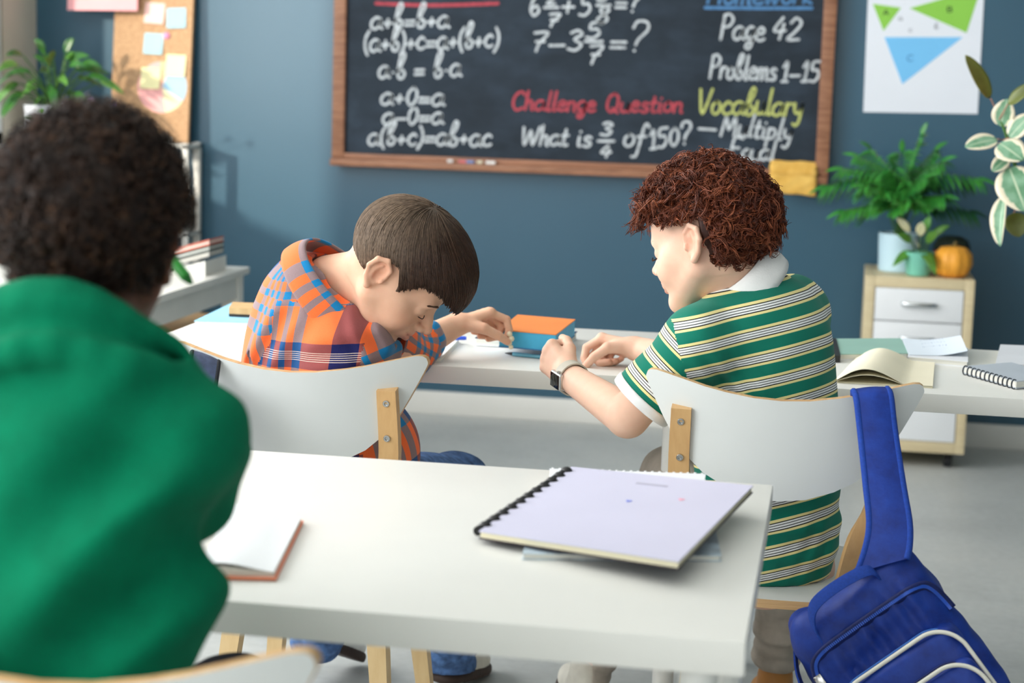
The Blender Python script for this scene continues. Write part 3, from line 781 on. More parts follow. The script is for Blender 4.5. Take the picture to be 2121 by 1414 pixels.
obj('upper_shell', MB().lathe([(0.06, 0.078), (0.062, 0.09), (0.052, 0.115), (0.03, 0.128), (0.0001, 0.13)], pc, 48, ripple=lambda a: 0.05 * math.cos(9 * a)), dg, r, smooth=True)
obj('lower_shell', MB().lathe([(0.0001, 0.0), (0.045, 0.004), (0.062, 0.035), (0.066, 0.065), (0.06, 0.08), (0.0001, 0.084)], pc, 48, ripple=lambda a: 0.04 * math.cos(9 * a)), rd, r, smooth=True)

# ================================================================ variegated rubber plant
pb = V(0.80, 5.06, 0)
r = thing('rubber_plant', 'tall variegated rubber plant with cream-edged green leaves', 'plant', tuple(pb))
obj('pot', MB().lathe([(0.13, 0), (0.14, 0.005), (0.165, 0.30), (0.17, 0.33), (0.155, 0.33), (0.15, 0.28), (0.0001, 0.28)], pb, 48), M('terracotta_pot', (196, 190, 182), 0.6, 0.05, 12), r)
obj('soil', MB().lathe([(0.0001, 0.27), (0.15, 0.27), (0.15, 0.285), (0.0001, 0.29)], pb, 24), soil, r)
st = catmull([pb + V(0, 0, .27), pb + V(-.03, 0, .55), (0.56, 5.02, 0.90), (0.455, 5.0, 1.10), (0.42, 5.0, 1.195), (0.395, 5.0, 1.245)], 6)
obj('stem', MB().tube(st, np.linspace(0.008, 0.003, len(st)), 8), stem_m, r)
# leaf with a cream margin: colour follows the leaf's own across/along coordinates stored per vertex
t = NT('variegated_leaf', 0.35, 0.45)
at = t.n('ShaderNodeAttribute', attribute_name='leafuv'); sp = t.n('ShaderNodeSeparateXYZ'); t.l(at.outputs['Vector'], sp.inputs[0])
nn_ = t.noise(60, 4, rough=0.65)
e = t.math('ADD', t.math('ABSOLUTE', sp.outputs[0]), t.math('MULTIPLY', t.math('SUBTRACT', nn_, 0.5), 0.55))
g = t.ramp(t.noise(25, 3), [(0.35, lin((92, 140, 104))), (0.65, lin((136, 176, 146)))])
g = t.mix(t.math('LESS_THAN', t.math('ABSOLUTE', sp.outputs[0]), 0.05), g, lin((190, 206, 176)))
t.base(t.mix(t.math('GREATER_THAN', e, 0.62), g, lin((232, 222, 196))))
var_l = t.m
var_d = leaf_mat('leaf_underside_olive', (78, 88, 34), (112, 122, 52))
def vleaf(mat, stalk, base, tip, width, normal, fold=0.0):
    base = V(base); tip = V(tip); d = tip - base; L = np.linalg.norm(d); d = d / L
    nn = unit(V(normal) - d * (V(normal) @ d)); sd = np.cross(d, nn); n = 14; m = 9; P = []; uv = []
    for i in range(n + 1):
        tt = i / n; w = width * 0.5 * max(0.012, math.sin(math.pi * min(1, tt ** 0.85)) ** 0.6 if 0 < tt < 1 else 0.012)
        row = []
        for j in range(m):
            s = -1 + 2 * j / (m - 1)
            row.append(base + d * L * tt + sd * w * s + nn * (0.10 * w * s * s + fold * w * abs(s) - 0.18 * L * (tt - .3) ** 2)); uv.append((s, tt, 0))
        P.append(row)
    mb = MB(); mb.shell(np.array(P), nn, 0.0012)
    v = mb.verts(); o_ = obj('leaf', mb, mat, r, smooth=True)
    # per-vertex leaf coordinates (the welded mesh keeps the order of the sheet's two faces)
    me = o_.data; a = me.attributes.new('leafuv', 'FLOAT_VECTOR', 'POINT')
    base_l = base - wloc(r); buf = []
    for q in me.vertices:
        rel = np.array(q.co) - base_l; tt = min(max((rel @ d) / L, 0.001), 0.999)
        w = width * 0.5 * max(0.05, math.sin(math.pi * tt ** 0.85) ** 0.6)
        buf += [float(np.clip((rel @ sd) / w, -1, 1)), tt, 0]
    a.data.foreach_set('vector', buf)
    obj('petiole', MB().tube(catmull([stalk, (V(stalk) + base) / 2, base], 2), 0.0018, 6), M('pinkish_petiole', (176, 130, 110), 0.5, 0.1, 30), o_)
vleaf(var_d, (0.3924, 5.0000, 1.2521), (0.3778, 4.9900, 1.2778), (0.3134, 4.9700, 1.3895), 0.048, (.5, -.6, .1))
vleaf(var_l, (0.4076, 5.0000, 1.2065), (0.4076, 5.0000, 1.2065), (0.4183, 4.9800, 1.2767), 0.06, (-.2, -1, .1))
vleaf(var_d, (0.4017, 5.0000, 1.2213), (0.4206, 4.9700, 1.2658), (0.4765, 4.9400, 1.3230), 0.04, (-.3, -1, .8))
vleaf(var_l, (0.4147, 5.0000, 1.1719), (0.4008, 4.9800, 1.1745), (0.3195, 4.9500, 1.1577), 0.055, (0, -.8, .75))
vleaf(var_l, (0.4172, 5.0000, 1.1720), (0.4296, 4.9800, 1.1793), (0.4788, 4.9700, 1.2431), 0.055, (-.4, -1, .3))
vleaf(var_l, (0.4237, 5.0000, 1.1472), (0.4046, 4.9600, 1.1654), (0.4595, 4.9000, 1.1302), 0.075, (0, -.9, .45))
vleaf(var_l, (0.4334, 5.0000, 1.1100), (0.4288, 4.9600, 1.1291), (0.3899, 4.9300, 1.0967), 0.042, (0, -.9, .5))
vleaf(var_l, (0.4424, 5.0000, 1.0853), (0.4319, 4.9500, 1.1060), (0.4734, 4.8800, 1.0019), 0.105, (-.15, -1, .35))
vleaf(var_l, (0.4497, 5.0000, 1.0479), (0.4256, 4.9600, 1.0306), (0.4137, 4.9200, 0.9045), 0.05, (-.7, -.7, .1), 0.5)
vleaf(var_d, (0.4628, 5.0000, 0.9982), (0.4545, 4.9800, 0.9866), (0.4714, 4.9600, 0.9261), 0.06, (0, -1, .2))

# ================================================================ far left corner: shelf, cork board, plants
metal_w = M('pale_grey_metal', (206, 204, 198), 0.4, 0.03, 14)
r = thing('shelf_frame', 'open pale metal shelf frame standing against the blue wall', 'shelf', (-2.6, 6.77, 0))
for sx in (-2.78, -2.425):
    for sy in (6.71, 6.84):
        obj('post', MB().box2((sx - 0.013, sy - 0.013, 0), (sx + 0.013, sy + 0.013, 1.003), 0.002), metal_w, r)
for z in (0.99, 0.66, 0.33, 0.08):
    obj('shelf_board', MB().box2((-2.793, 6.697, z - 0.008), (-2.412, 6.853, z + 0.008), 0.002), metal_w, r)
# brown wooden file box on the middle shelf
tag(obj('wooden_box', MB().box2((-2.66, 6.73, 0.668), (-2.445, 6.83, 0.78), 0.004).box2((-2.665, 6.725, 0.78), (-2.44, 6.835, 0.80), 0.004), birch, base=(-2.55, 6.78, 0.668)), 'tan wooden lidded box on the middle shelf of the metal frame', 'box')
tag(obj('card_box', MB().box2((-2.60, 6.70, 0.998), (-2.50, 6.76, 1.016), 0.002).box2((-2.602, 6.698, 1.012), (-2.498, 6.762, 1.020), 0.002), M('white_card', (236, 236, 232), 0.6, 0.02, 10), base=(-2.55, 6.73, 0.998)), 'small white card box on the shelf below the cork board', 'box')
cork = NT('cork_sheet', 0.85, 0.15)
n = cork.noise(95, 5, rough=0.7); n2 = cork.noise(3, 2)
cork.base(cork.mix(0.7, cork.ramp(n2, [(0.2, lin((176, 138, 104))), (0.8, lin((206, 168, 132)))]), cork.ramp(n, [(0.3, lin((160, 122, 90))), (0.7, lin((214, 178, 140)))])))
cork.bump(n, 0.3, 0.002)
# board leans back: bottom edge on the shelf, top close to the wall
def corkpt(u, v):
    """u 0..1 across, v 0..1 up; front face of the leaning cork board"""
    return V(-2.758, 6.79, 1.0) + V(0.312, 0, 0.0) * u + V(0.014, 0.045, 0.79) * v
nC = unit(np.cross(V(0.316, 0, 0), V(0.014, 0.045, 0.79)))   # points to the room (-y)
r = thing('cork_board', 'tall brown cork board with pastel notes leaning above the metal shelf', 'notice board', tuple(corkpt(.5, 0)))
mb = MB(); mb.prism([corkpt(0, 0), corkpt(1, 0), corkpt(1, 1), corkpt(0, 1)], -nC * 0.022); obj('cork_panel', mb, cork.m, r)
def note(name, cx, cy, w, h, col, label, cat='sticky note', ang=0.0, off=0.0015):
    """paper pinned on the cork board; cx, cy fractions of the board"""
    c = corkpt(cx, cy) + nC * off; ex = unit(V(0.316, 0, 0)); ey = unit(V(0.014, 0.045, 0.79)); ca, sa = math.cos(ang), math.sin(ang)
    a = ex * ca + ey * sa; b = -ex * sa + ey * ca
    P = np.array([[c + a * w * (i / 4 - .5) + b * h * (j / 6 - .5) + nC * (0.005 * (1 - j / 6) ** 2) for j in range(7)] for i in range(5)])
    mb = MB(); mb.shell(P, nC, 0.0008)
    o = obj(name, mb, M('note_' + name + '_' + '_'.join(map(str, col)), col, 0.7, 0.015, 20), base=tuple(c - b * h * .5), smooth=False)
    return tag(o, label, cat, 'sticky notes on the cork board' if cat == 'sticky note' else None)
note('sticky_note', .515, .615, .078, .078, (250, 206, 198), 'pale pink sticky note on the cork board', ang=-.05)
note('sticky_note', .795, .595, .075, .075, (168, 214, 232), 'blue sticky note beside the pale pink one', ang=.05)
note('sticky_note', .515, .47, .075, .078, (170, 216, 230), 'blue sticky note below the pale pink one', ang=-.03)
note('sticky_note', .50, .305, .078, .08, (244, 236, 182), 'yellow sticky note over the chart, under a blue note', ang=-.02, off=.005)
note('sticky_note', .815, .37, .078, .08, (244, 238, 190), 'yellow sticky note over the blue sector of the chart', ang=-.03, off=.005)
c = corkpt(.68, .51)
tag(obj('push_pin', MB().lathe([(0.0001, 0), (0.012, 0), (0.013, 0.004), (0.009, 0.008), (0.0001, 0.009)], c, 16, frame_to(nC)), M('pink_plastic', (244, 150, 190), 0.4, 0.03, 20), base=tuple(c)), 'round pink pin on the cork board', 'pin')
# pastel pie chart disc
c = corkpt(.645, .265) + nC * .001; ex = unit(V(0.316, 0, 0)); ey = unit(V(0.014, 0.045, 0.79)); rad = 0.098
r = thing('pie_chart', 'round pastel paper pie chart on the cork board', 'chart', tuple(c - ey * rad))
cols = [(244, 178, 176), (240, 232, 190), (168, 206, 230), (246, 190, 150)]
angs = [(1.7, 4.9), (4.9, 5.75), (5.75, 7.5), (7.5, 7.983)]
for col, (a0, a1) in zip(cols, angs):
    pts = [c] + [c + (ex * math.cos(a) + ey * math.sin(a)) * rad for a in np.linspace(a0, a1, max(4, int((a1 - a0) * 9)))]
    obj('chart_sector', MB().prism(pts, -nC * 0.001), M('chart_' + '_'.join(map(str, col)), col, 0.6, 0.015, 12), r)
# pink sheet hanging over the board's upper corner
mb = MB(); P = np.array([[V(-2.922 + 0.28 * i / 6, 6.775 - 0.012 * math.sin(i * .5), 1.488 + 0.004 * i / 6 + 0.30 * j / 6) + V(0, 0.02 * j / 6, 0) for j in range(7)] for i in range(7)])
mb.shell(P, V(0, -1, 0), 0.008)
tag(obj('pink_folder', mb, M('pink_card', (246, 176, 180), 0.6, 0.02, 10), base=(-2.78, 6.77, 1.49)), 'pink card folder hung over the upper corner of the cork board', 'folder')
# cabinet that carries the lily (mostly hidden behind the nearest child)
r = thing('cabinet', 'low white cabinet under the sunny window', 'cabinet', (-2.94, 6.5, 0))
obj('body', MB().box2((-3.06, 6.20, 0.04), (-2.82, 6.80, 0.92), 0.003), cream_paint, r)
obj('plinth', MB().box2((-3.05, 6.22, 0), (-2.83, 6.78, 0.041)), cream_paint, r)
obj('cabinet_top', MB().box2((-3.08, 6.18, 0.919), (-2.80, 6.82, 0.94), 0.003), cream_paint, r)
for y0, y1, yh in ((6.205, 6.508, 6.48), (6.512, 6.815, 6.54)):
    d = obj('door', MB().box2((-2.821, y0, 0.06), (-2.805, y1, 0.91), 0.002), cream_paint, r)
    obj('knob', MB().lathe([(0.005, 0), (0.005, 0.01), (0.011, 0.016), (0.009, 0.022), (0.0001, 0.023)], (-2.805, yh, 0.55), 14, rot_y(math.pi / 2)), chrome, d)
pc = V(-2.905, 6.60, 0.94)
r = thing('potted_lily', 'bushy green peace lily in a white pot under the sunny window', 'plant', tuple(pc))
obj('pot', MB().lathe([(0.075, 0), (0.085, 0.005), (0.105, 0.185), (0.108, 0.192), (0.1, 0.192), (0.097, 0.165), (0.0001, 0.165)], pc, 40), M('white_ceramic_pot', (226, 230, 240), 0.35, 0.02, 6), r)
obj('soil', MB().lathe([(0.0001, 0.16), (0.096, 0.16), (0.096, 0.17), (0.0001, 0.172)], pc, 24), soil, r)
lily = leaf_mat('lily_leaf_green', (22, 76, 30), (58, 118, 44), 0.28); lily2 = leaf_mat('lily_leaf_light', (58, 118, 40), (110, 164, 74), 0.28)
lr = random.Random(11)
tips = [(-.13, .26), (-.02, .26), (.03, .24), (.09, .24), (.17, .2), (.25, .14), (-.25, .14), (-.27, .04), (-.2, -.02), (.15, .12), (.2, .03), (.24, -.04), (-.12, .15), (-.17, .08), (.0, .15), (.08, .12), (.05, .05), (-.06, .2), (.12, .17), (-.1, .06), (.03, .19), (-.18, .18), (.1, .03), (-.04, .1), (.13, .23), (-.08, .22), (.2, .17), (-.21, .2), (.06, .28), (-.15, .02), (.17, -.03), (.28, .1), (-.05, .28), (.22, .21), (.02, .07), (-.12, -.01)]
for i, (dx, dz) in enumerate(tips):
    dy = lr.uniform(-.12, .08)
    if dx < -.12: dx, dy = -.11, -.12 + dx
    b0 = pc + V(lr.uniform(-.03, .03), lr.uniform(-.03, .03), .165); tip = pc + V(dx, dy, .19 + dz)
    m_ = b0 + (tip - b0) * .55 + V(0, 0, .05); L = lr.uniform(.075, .12)
    q = catmull([b0, b0 + (m_ - b0) * .5 + V(0, 0, .02), m_], 4)
    d = unit(tip - m_)
    lo = leaf_obj(r, lily2 if i % 4 == 3 else lily, m_, d + V(0, 0, -.1), L, lr.uniform(.028, .042), (lr.uniform(-.5, .5), -.7, .7), .45, .3, n=8)
    obj('petiole', MB().tube(q, 0.0025, 6), stem_m, lo)
pc = V(-2.86, 6.40, 0.94)
r = thing('flowering_plant', 'small plant with purple flowers beside the peace lily', 'plant', tuple(pc))
obj('pot', MB().lathe([(0.04, 0), (0.055, 0.09), (0.05, 0.09), (0.048, 0.075), (0.0001, 0.075)], pc, 28), M('grey_pot', (190, 190, 186), 0.5, 0.03, 10), r)
ylf = leaf_mat('yellow_green_leaf', (110, 140, 40), (170, 180, 60)); vio = M('violet_petals', (176, 150, 214), 0.6, 0.05, 30)
for (dx, dy, dz, L) in [(.1, .0, .13, .08), (.14, .0, .08, .09), (.12, -.03, .10, .07), (.06, .02, .16, .07), (.02, -.05, .1, .07), (-.05, .02, .1, .07), (.17, .0, .02, .07), (-.02, .04, .14, .06)]:
    s0 = pc + V(0, 0, .075); s1 = pc + V(dx * .5, dy * .5, .075 + dz * .6)
    lo = leaf_obj(r, ylf if dx > .09 else lf, s1, V(dx, dy, dz * .3), L, .022, (0, -.6, .6), .3, .2)
    obj('petiole', MB().tube(catmull([s0, (s0 + s1) / 2 + V(0, 0, .01), s1], 3), .0016, 6), stem_m, lo)
for p in ((-2.6789, 6.4200, 1.1522), (-2.5922, 6.4200, 1.1394)):
    p = V(p); fl = MB()
    for k in range(5):
        a = k * 1.2566; leaf(fl, p, V(math.cos(a), -.5, math.sin(a)), .016, .014, (0, -1, 0), 0, .2, n=4)
    fo = obj('flower', fl, vio, r, smooth=True)
    obj('flower_stem', MB().tube(catmull([pc + V(0, 0, .075), (pc + p) / 2 + V(0, 0, .06), p], 4), .0014, 6), stem_m, fo)

# things on the low white table
def slab(name, pts, th, mats, label, cat, group=None, cover=0.0016, page_in=0.003):
    """closed book: bottom cover, page block and top cover; pts = top corners"""
    P = [V(p) for p in pts]; c = sum(P) / len(P)
    r = thing(name, label, cat, tuple(c - V(0, 0, th)), group=group)
    up = V(0, 0, 1)
    obj('cover', MB().prism(P, -up * cover), mats[0], r)
    ins = [p + unit(c - p) * page_in for p in P]
    obj('page_block', MB().prism([p - up * cover for p in ins], -up * (th - 2 * cover)), mats[1], r)
    obj('back_cover', MB().prism([p - up * (th - cover) for p in P], -up * cover), mats[2] if len(mats) > 2 else mats[0], r)
    return r
def pages(name, col=(238, 236, 226)):
    if name in MATS: return MATS[name]
    t = NT(name, 0.8, 0.1); n = t.noise(6, 3, stretch=(1, 1, 220)); c = lin(col)
    t.base(t.ramp(n, [(0.35, tuple(v * .82 for v in c)), (0.6, c)])); t.bump(n, .2, .0005); MATS[name] = t.m
    return t.m
pg_white = pages('white_page_edges'); pg_cream = pages('cream_page_edges', (234, 226, 196))
def quad(cx, cy, w, h, a, z):
    c, s = math.cos(a), math.sin(a)
    return [(cx + x * c - y * s, cy + x * s + y * c, z) for x, y in ((-w / 2, -h / 2), (w / 2, -h / 2), (w / 2, h / 2), (-w / 2, h / 2))]
paper_m = M('copier_paper', (240, 242, 244), 0.7, 0.01, 6)
slab('paper_stack', quad(-2.13, 5.30, .26, .36, .1, .678), .018, [paper_m, pg_white], 'stack of white paper on the low white table', 'paper')
slab('book', quad(-2.16, 5.46, .2, .16, .1, .708), .03, [M('buff_cover', (236, 206, 140), .6, .02, 12), pg_cream], 'thick pale yellow book lying on the white paper stack', 'book')
for k, (col, lab) in enumerate([((150, 146, 138), 'grey book at the bottom of a slanting pile on the low table'), ((44, 66, 62), 'dark green book in the middle of a slanting pile on the low table'), ((206, 108, 84), 'coral book on top of a slanting pile on the low table')]):
    q = [V(p) for p in quad(-1.965, 5.52, .14, .21, .12, .66)]; th = .018
    top = [p + V(0, 0, (k + 1) * th + .0105 + .30 * max(0, p[0] + 2.05)) for p in q]
    slab('book', [tuple(p) for p in top], th - .0005, [M('cloth_cover_%d' % k, col, .6, .04, 20), pg_white], lab, 'book', cover=.0055, page_in=.002)
tag(obj('wedge_stand', MB().prism([(-2.045, 5.42, .66), (-1.895, 5.42, .66), (-1.895, 5.42, .708)], (0, .2, 0)), cream_paint, base=(-1.97, 5.52, .66)), 'small white wedge propping the slanting books', 'stand')

# ================================================================ back table: books, papers, pens
def open_pages(name, label, x0, x1, y0, y1, z, cover_m, bulge=0.012, nx=14):
    pass
cyan_c = M('cyan_cover', (150, 208, 236), .45, .02, 10); white_c = M('white_cover', (236, 238, 242), .45, .015, 10)
slab('notebook', [(-1.3727, 3.8560, 0.7520), (-1.2240, 3.8832, 0.7520), (-1.2611, 4.1679, 0.7520), (-1.3953, 4.1877, 0.7520)], .012, [cyan_c, pg_white, white_c], 'pale blue notebook at the table end behind the plaid shirt', 'notebook')
r = thing('eraser_block', 'wooden board eraser with dark felt lying on the pale blue notebook', 'eraser', tuple(V((-1.3123, 4.0182, 0.7520))))
q = [V((-1.3242, 3.9480, 0.7525)), V((-1.2514, 3.9521, 0.7525)), V((-1.2728, 4.0484, 0.7525)), V((-1.3474, 4.0444, 0.7525))]
obj('felt_pad', MB().prism([p + V(0, 0, .006) for p in q], (0, 0, -.006)), M('dark_felt', (52, 50, 48), .95, .1, 60, .4), r)
obj('wooden_grip', MB().prism([p + V(0, 0, .02) for p in q], (0, 0, -.014)), birch, r)
# the plaid boy's open exercise book
r = thing('exercise_book', 'open white exercise book in front of the boy in plaid', 'notebook', tuple(V((-0.8470, 3.6877, 0.7400))))
P4 = [V((-0.8991, 3.4869, 0.7480)), V((-0.7512, 3.5488, 0.7480)), V((-0.7688, 3.8196, 0.7480)), V((-0.9283, 3.8098, 0.7480))]
obj('cover', MB().prism([p + V(0, 0, -.0055) for p in P4], (0, 0, -.0024)), M('soft_grey_card', (214, 214, 212), .5, .02, 10), r)
c4 = sum(P4) / 4
obj('page_block', MB().prism([c4 + (p - c4) * .965 for p in P4], (0, 0, -.0056)), pg_white, r)
obj('page', MB().prism([c4 + (p - c4) * .955 + V(0, 0, .0008) for p in P4], (0, 0, -.0007)), paper_m, r)
def pen(name, a, b, col, tipcol, label, rad=.0042, tip=.018, group=None):
    a = V(a); b = V(b); d = unit(b - a); L = np.linalg.norm(b - a)
    r = thing(name, label, 'pen', tuple((a + b) / 2 - V(0, 0, rad)), group=group)
    obj('barrel', MB().tube([a + d * tip, a + d * (tip + .002), b - d * .004, b], [rad * .9, rad, rad, rad * .8], 14), M('pen_' + '_'.join(map(str, col)), col, .3, .02, 20), r)
    obj('tip', MB().tube([a, a + d * tip * .45, a + d * (tip + .001)], [.0006, rad * .55, rad * .92], 12), M('pen_tip_' + '_'.join(map(str, tipcol)), tipcol, .35, .03, 20), r)
    return r
pen('ballpoint_pen', V((-0.8512, 3.7849, 0.7535)), V((-0.8036, 3.7961, 0.7535)) + V(.05, .01, 0), (52, 92, 214), (230, 230, 230), 'blue pen lying on the open exercise book')
pen('mechanical_pencil', V((-0.6497, 3.6904, 0.7445)), V((-0.5085, 3.6500, 0.7445)), (104, 166, 186), (22, 24, 26), 'teal pen with a black tip on bare table by the orange book')
# orange-topped thick book over a pale notebook
slab('notebook', [(-0.7322, 3.7914, 0.7580), (-0.5513, 3.7884, 0.7580), (-0.5399, 3.9667, 0.7580), (-0.7340, 3.9532, 0.7580)], .017, [M('flecked_navy_cover', (46, 60, 92), .5, .35, 130), pg_white, white_c], 'floral navy notebook under the thick orange-topped book', 'notebook')
bt = [V((-0.6600, 3.6733, 0.7950)), V((-0.5393, 3.6481, 0.7950)), V((-0.5341, 3.8869, 0.7950)), V((-0.6644, 3.9160, 0.7950))]
slab('book', [tuple(p) for p in bt], .036, [M('orange_cover', (236, 140, 74), .5, .02, 10), M('blue_sprayed_edge', (70, 168, 206), .5, .04, 30), M('blue_back_cover', (60, 120, 170), .5, .03, 12)], 'thick book with an orange cover and blue edges', 'book', cover=.002, page_in=.0015)
a = V((-0.7436, 3.9609, 0.7415)); rb = MB()
rb.shell(np.array([[V((-0.7358, 3.9134, 0.7505)) + V(.011 * i, 0, 0), V((-0.7314, 3.8795, 0.7480)) + V(.011 * i, -.006, 0), V((-0.7236, 3.8186, 0.7413)) + V(.011 * i, 0, 0)] for i in range(2)]), V(0, -.5, 1), .0006)
tag(obj('ribbon', rb, M('cyan_ribbon', (84, 190, 226), .5, .03, 30), base=tuple(V((-0.7227, 3.8246, 0.7405)))), 'cyan ribbon bookmark hanging from the navy notebook', 'ribbon')
# right half
slab('notebook', [(0.0139, 3.8699, 0.7530), (0.1655, 3.9412, 0.7530), (0.1562, 4.1675, 0.7530), (0.0045, 4.1004, 0.7530)], .013, [M('sage_teal_cover', (150, 190, 176), .5, .02, 10), pg_white, white_c], 'sage green notebook with a black elastic at its spine', 'notebook')
o = [c for c in COL.objects if c.name.startswith('notebook') and 'sage' in c.get('label', '')][0]
q = [V((0.0045, 4.0936, 0.7550)), V((0.0149, 4.0977, 0.7550)), V((0.0247, 3.8398, 0.7550)), V((0.0110, 3.8346, 0.7550))]
obj('elastic_band', MB().prism(q, (0, 0, -.015)), blackp, o)
slab('notebook', [(0.1621, 3.8982, 0.7520), (0.2828, 3.8759, 0.7520), (0.2956, 4.0767, 0.7520), (0.1741, 4.0744, 0.7520)], .012, [white_c, pg_white], 'thick white notebook with a handwritten card on top', 'notebook')
mb = MB(); A = [V((0.1646, 3.9166, 0.7535)), V((0.2851, 3.9393, 0.7650)), V((0.2820, 4.1253, 0.7720)), V((0.1582, 4.1646, 0.7535))]
Pc = np.array([[A[0] + (A[1] - A[0]) * i / 8 + (A[3] + (A[2] - A[3]) * i / 8 - A[0] - (A[1] - A[0]) * i / 8) * j / 5 + V(0, 0, -.006 * math.sin(math.pi * i / 8)) for j in range(6)] for i in range(9)])
Pc[:, :, 2] = np.maximum(Pc[:, :, 2], .7535)
r = thing('card', 'thin white card with blue handwriting lying on the white notebook', 'card', tuple(A[0]))
mb.shell(Pc, V(0, 0, 1), .0008); obj('card_sheet', mb, M('pale_card', (226, 236, 246), .6, .01, 8), r)
mbw = MB(); ir = random.Random(4)
for row in range(3):
    for k in range(8):
        u_ = .30 + .055 * k; v_ = .72 - .2 * row
        p = A[0] + (A[1] - A[0]) * u_ + (A[3] - A[0]) * v_; p[2] = np.interp(u_, [0, 1], [.7535, .768]) + .0012
        for s in range(2):
            d = V(ir.uniform(-.003, .003), ir.uniform(-.006, .006), 0); w_ = V(.0006, .0002, 0)
            mbw.add([p - d - w_, p - d + w_, p + d + w_, p + d - w_], [(0, 1, 2, 3)])
obj('handwriting', mbw, M('blue_ink', (120, 140, 180), .6, .05, 30), r)
# open cream sketchbook with one arched leaf
r = thing('sketchbook', 'open cream sketchbook with an arched page near the blue backpack', 'notebook', tuple(V((0.1111, 3.7801, 0.7400))))
A = [V((0.0139, 3.5737, 0.7430)), V((0.1989, 3.5767, 0.7430)), V((0.2169, 3.8842, 0.7430)), V((0.0591, 3.9064, 0.7430))]
cream_p = M('cream_paper', (246, 238, 212), .7, .012, 8)
obj('page_block', MB().prism([A[0] + V(.004, .004, -.0002), A[1], A[2], A[3] + V(.004, 0, -.0002)], (0, 0, -.0028)), pg_cream, r)
def arch(h, skew, nm):
    n, m = 22, 6; P = []
    for i in range(n):
        u_ = i / (n - 1); row = []
        lift = h * (math.sin(math.pi * min(1, u_ / .72)) ** 1.15 if u_ < .72 else 0) 
        for j in range(m):
            v_ = j / (m - 1); a = A[0] + (A[1] - A[0]) * u_; b = A[3] + (A[2] - A[3]) * u_; p = a + (b - a) * v_
            row.append(p + V(skew * lift, 0, lift * (1 - .15 * v_) + .001 + h * .03))
        P.append(row)
    mb = MB(); mb.shell(np.array(P), V(0, 0, 1), .0007); obj(nm, mb, cream_p, r, smooth=False, angle=1.2)
arch(.026, -.25, 'page'); arch(.015, -.15, 'page')
# grey wire-bound notebook
q = [V((0.2674, 3.7721, 0.7570)), V((0.3567, 3.6162, 0.7570)), V((0.3567, 3.6162, 0.7570)) + V(.10, .09, 0), V((0.2674, 3.7721, 0.7570)) + V(.10, .09, 0)]
rs = slab('notebook', [tuple(p) for p in q], .015, [M('cool_grey_cover', (186, 194, 204), .45, .02, 8), pg_white], 'grey wire-bound notebook on the white table', 'notebook')
def rings(parent, a, b, k, rx, rz, w, mat, axis_pair=True, name='wire_ring', z_off=0.0):
    a = V(a); b = V(b); d = unit(b - a); sd = unit(np.cross(d, V(0, 0, 1)))
    for i in range(k):
        c = a + (b - a) * ((i + .5) / k) + V(0, 0, z_off); mb = MB()
        for off in ((-w * 1.3, w * 1.3) if axis_pair else (0,)):
            mb.tube([c + d * off + sd * rx * math.cos(t_) + V(0, 0, 1) * rz * math.sin(t_) for t_ in np.linspace(0, 2 * math.pi, 15)[:-1]], w, 6, closed=True)
        obj(name, mb, mat, parent)
rings(rs, q[0], q[1], 12, .006, .0095, .0009, M('dark_wire', (60, 66, 72), .3, .03, 30, metal=.8), z_off=-.0075)
slab('notebook', [(0.3373, 3.8697, 0.7520), (0.4220, 3.8748, 0.7520), (0.4508, 4.1660, 0.7520), (0.3699, 4.1575, 0.7520)], .011, [M('pearl_cover', (226, 228, 234), .45, .02, 8), pg_cream, M('silver_cover', (180, 184, 194), .4, .02, 8)], 'pearl white book with a silver spine behind the grey wire-bound notebook', 'book')

# ================================================================ front table: notebooks
# magazine, white spiral pad and lilac comb-bound notebook, stacked
mag = M('magazine_print', (176, 192, 214), .35, .35, 26)
slab('magazine', [(-0.3465, 2.1273, 0.7480), (-0.1138, 2.1859, 0.7480), (-0.1471, 2.4623, 0.7480), (-0.3719, 2.4227, 0.7480)], .0075, [mag, pg_white], 'glossy blue magazine at the bottom of the stack under the lilac notebook', 'magazine', cover=.0007)
sp_top = [V((-0.3311, 2.2838, 0.7570)), V((-0.1532, 2.2848, 0.7570)), V((-0.1626, 2.6002, 0.7570)), V((-0.3828, 2.5670, 0.7570))]
rs = slab('spiral_pad', [tuple(p) for p in sp_top], .0085, [white_c, pg_white], 'white spiral pad between the magazine and the lilac notebook', 'notebook', cover=.0007)
rings(rs, sp_top[3], sp_top[2], 22, .0035, .005, .0007, M('white_wire', (236, 236, 236), .4, .02, 30), z_off=-.004)
L4 = [V((-0.4111, 2.1870, 0.7565)), V((-0.1544, 2.0528, 0.7725)), V((-0.0888, 2.4295, 0.7825)), V((-0.3481, 2.5460, 0.7665))]
lilac = M('lilac_cover', (200, 198, 218), .5, .012, 6)
r = thing('notebook', 'lilac notebook with a black comb binding on the front table', 'notebook', tuple(sum(L4) / 4 - V(0, 0, .014)))
obj('cover', MB().prism(L4, (0, 0, -.0014)), lilac, r)
c4 = sum(L4) / 4; ins = [p + (c4 - p) * .012 for p in L4]
obj('page_block', MB().prism([p - V(0, 0, .0014) for p in ins], (0, 0, -.0075)), pg_cream, r)
obj('back_cover', MB().prism([p - V(0, 0, .0089) for p in L4], (0, 0, -.0014)), M('black_card', (44, 30, 40), .5, .05, 20), r)
comb = M('black_comb_plastic', (18, 18, 20), .4, .05, 30)
a, b = L4[0] + V(.0, .012, -.004), L4[3] + V(0, -.012, -.004); d = unit(b - a); sd = unit(np.cross(d, V(0, 0, 1)))
obj('comb_spine', MB().tube([a - sd * .004, b - sd * .004], .0062, 12), comb, r)
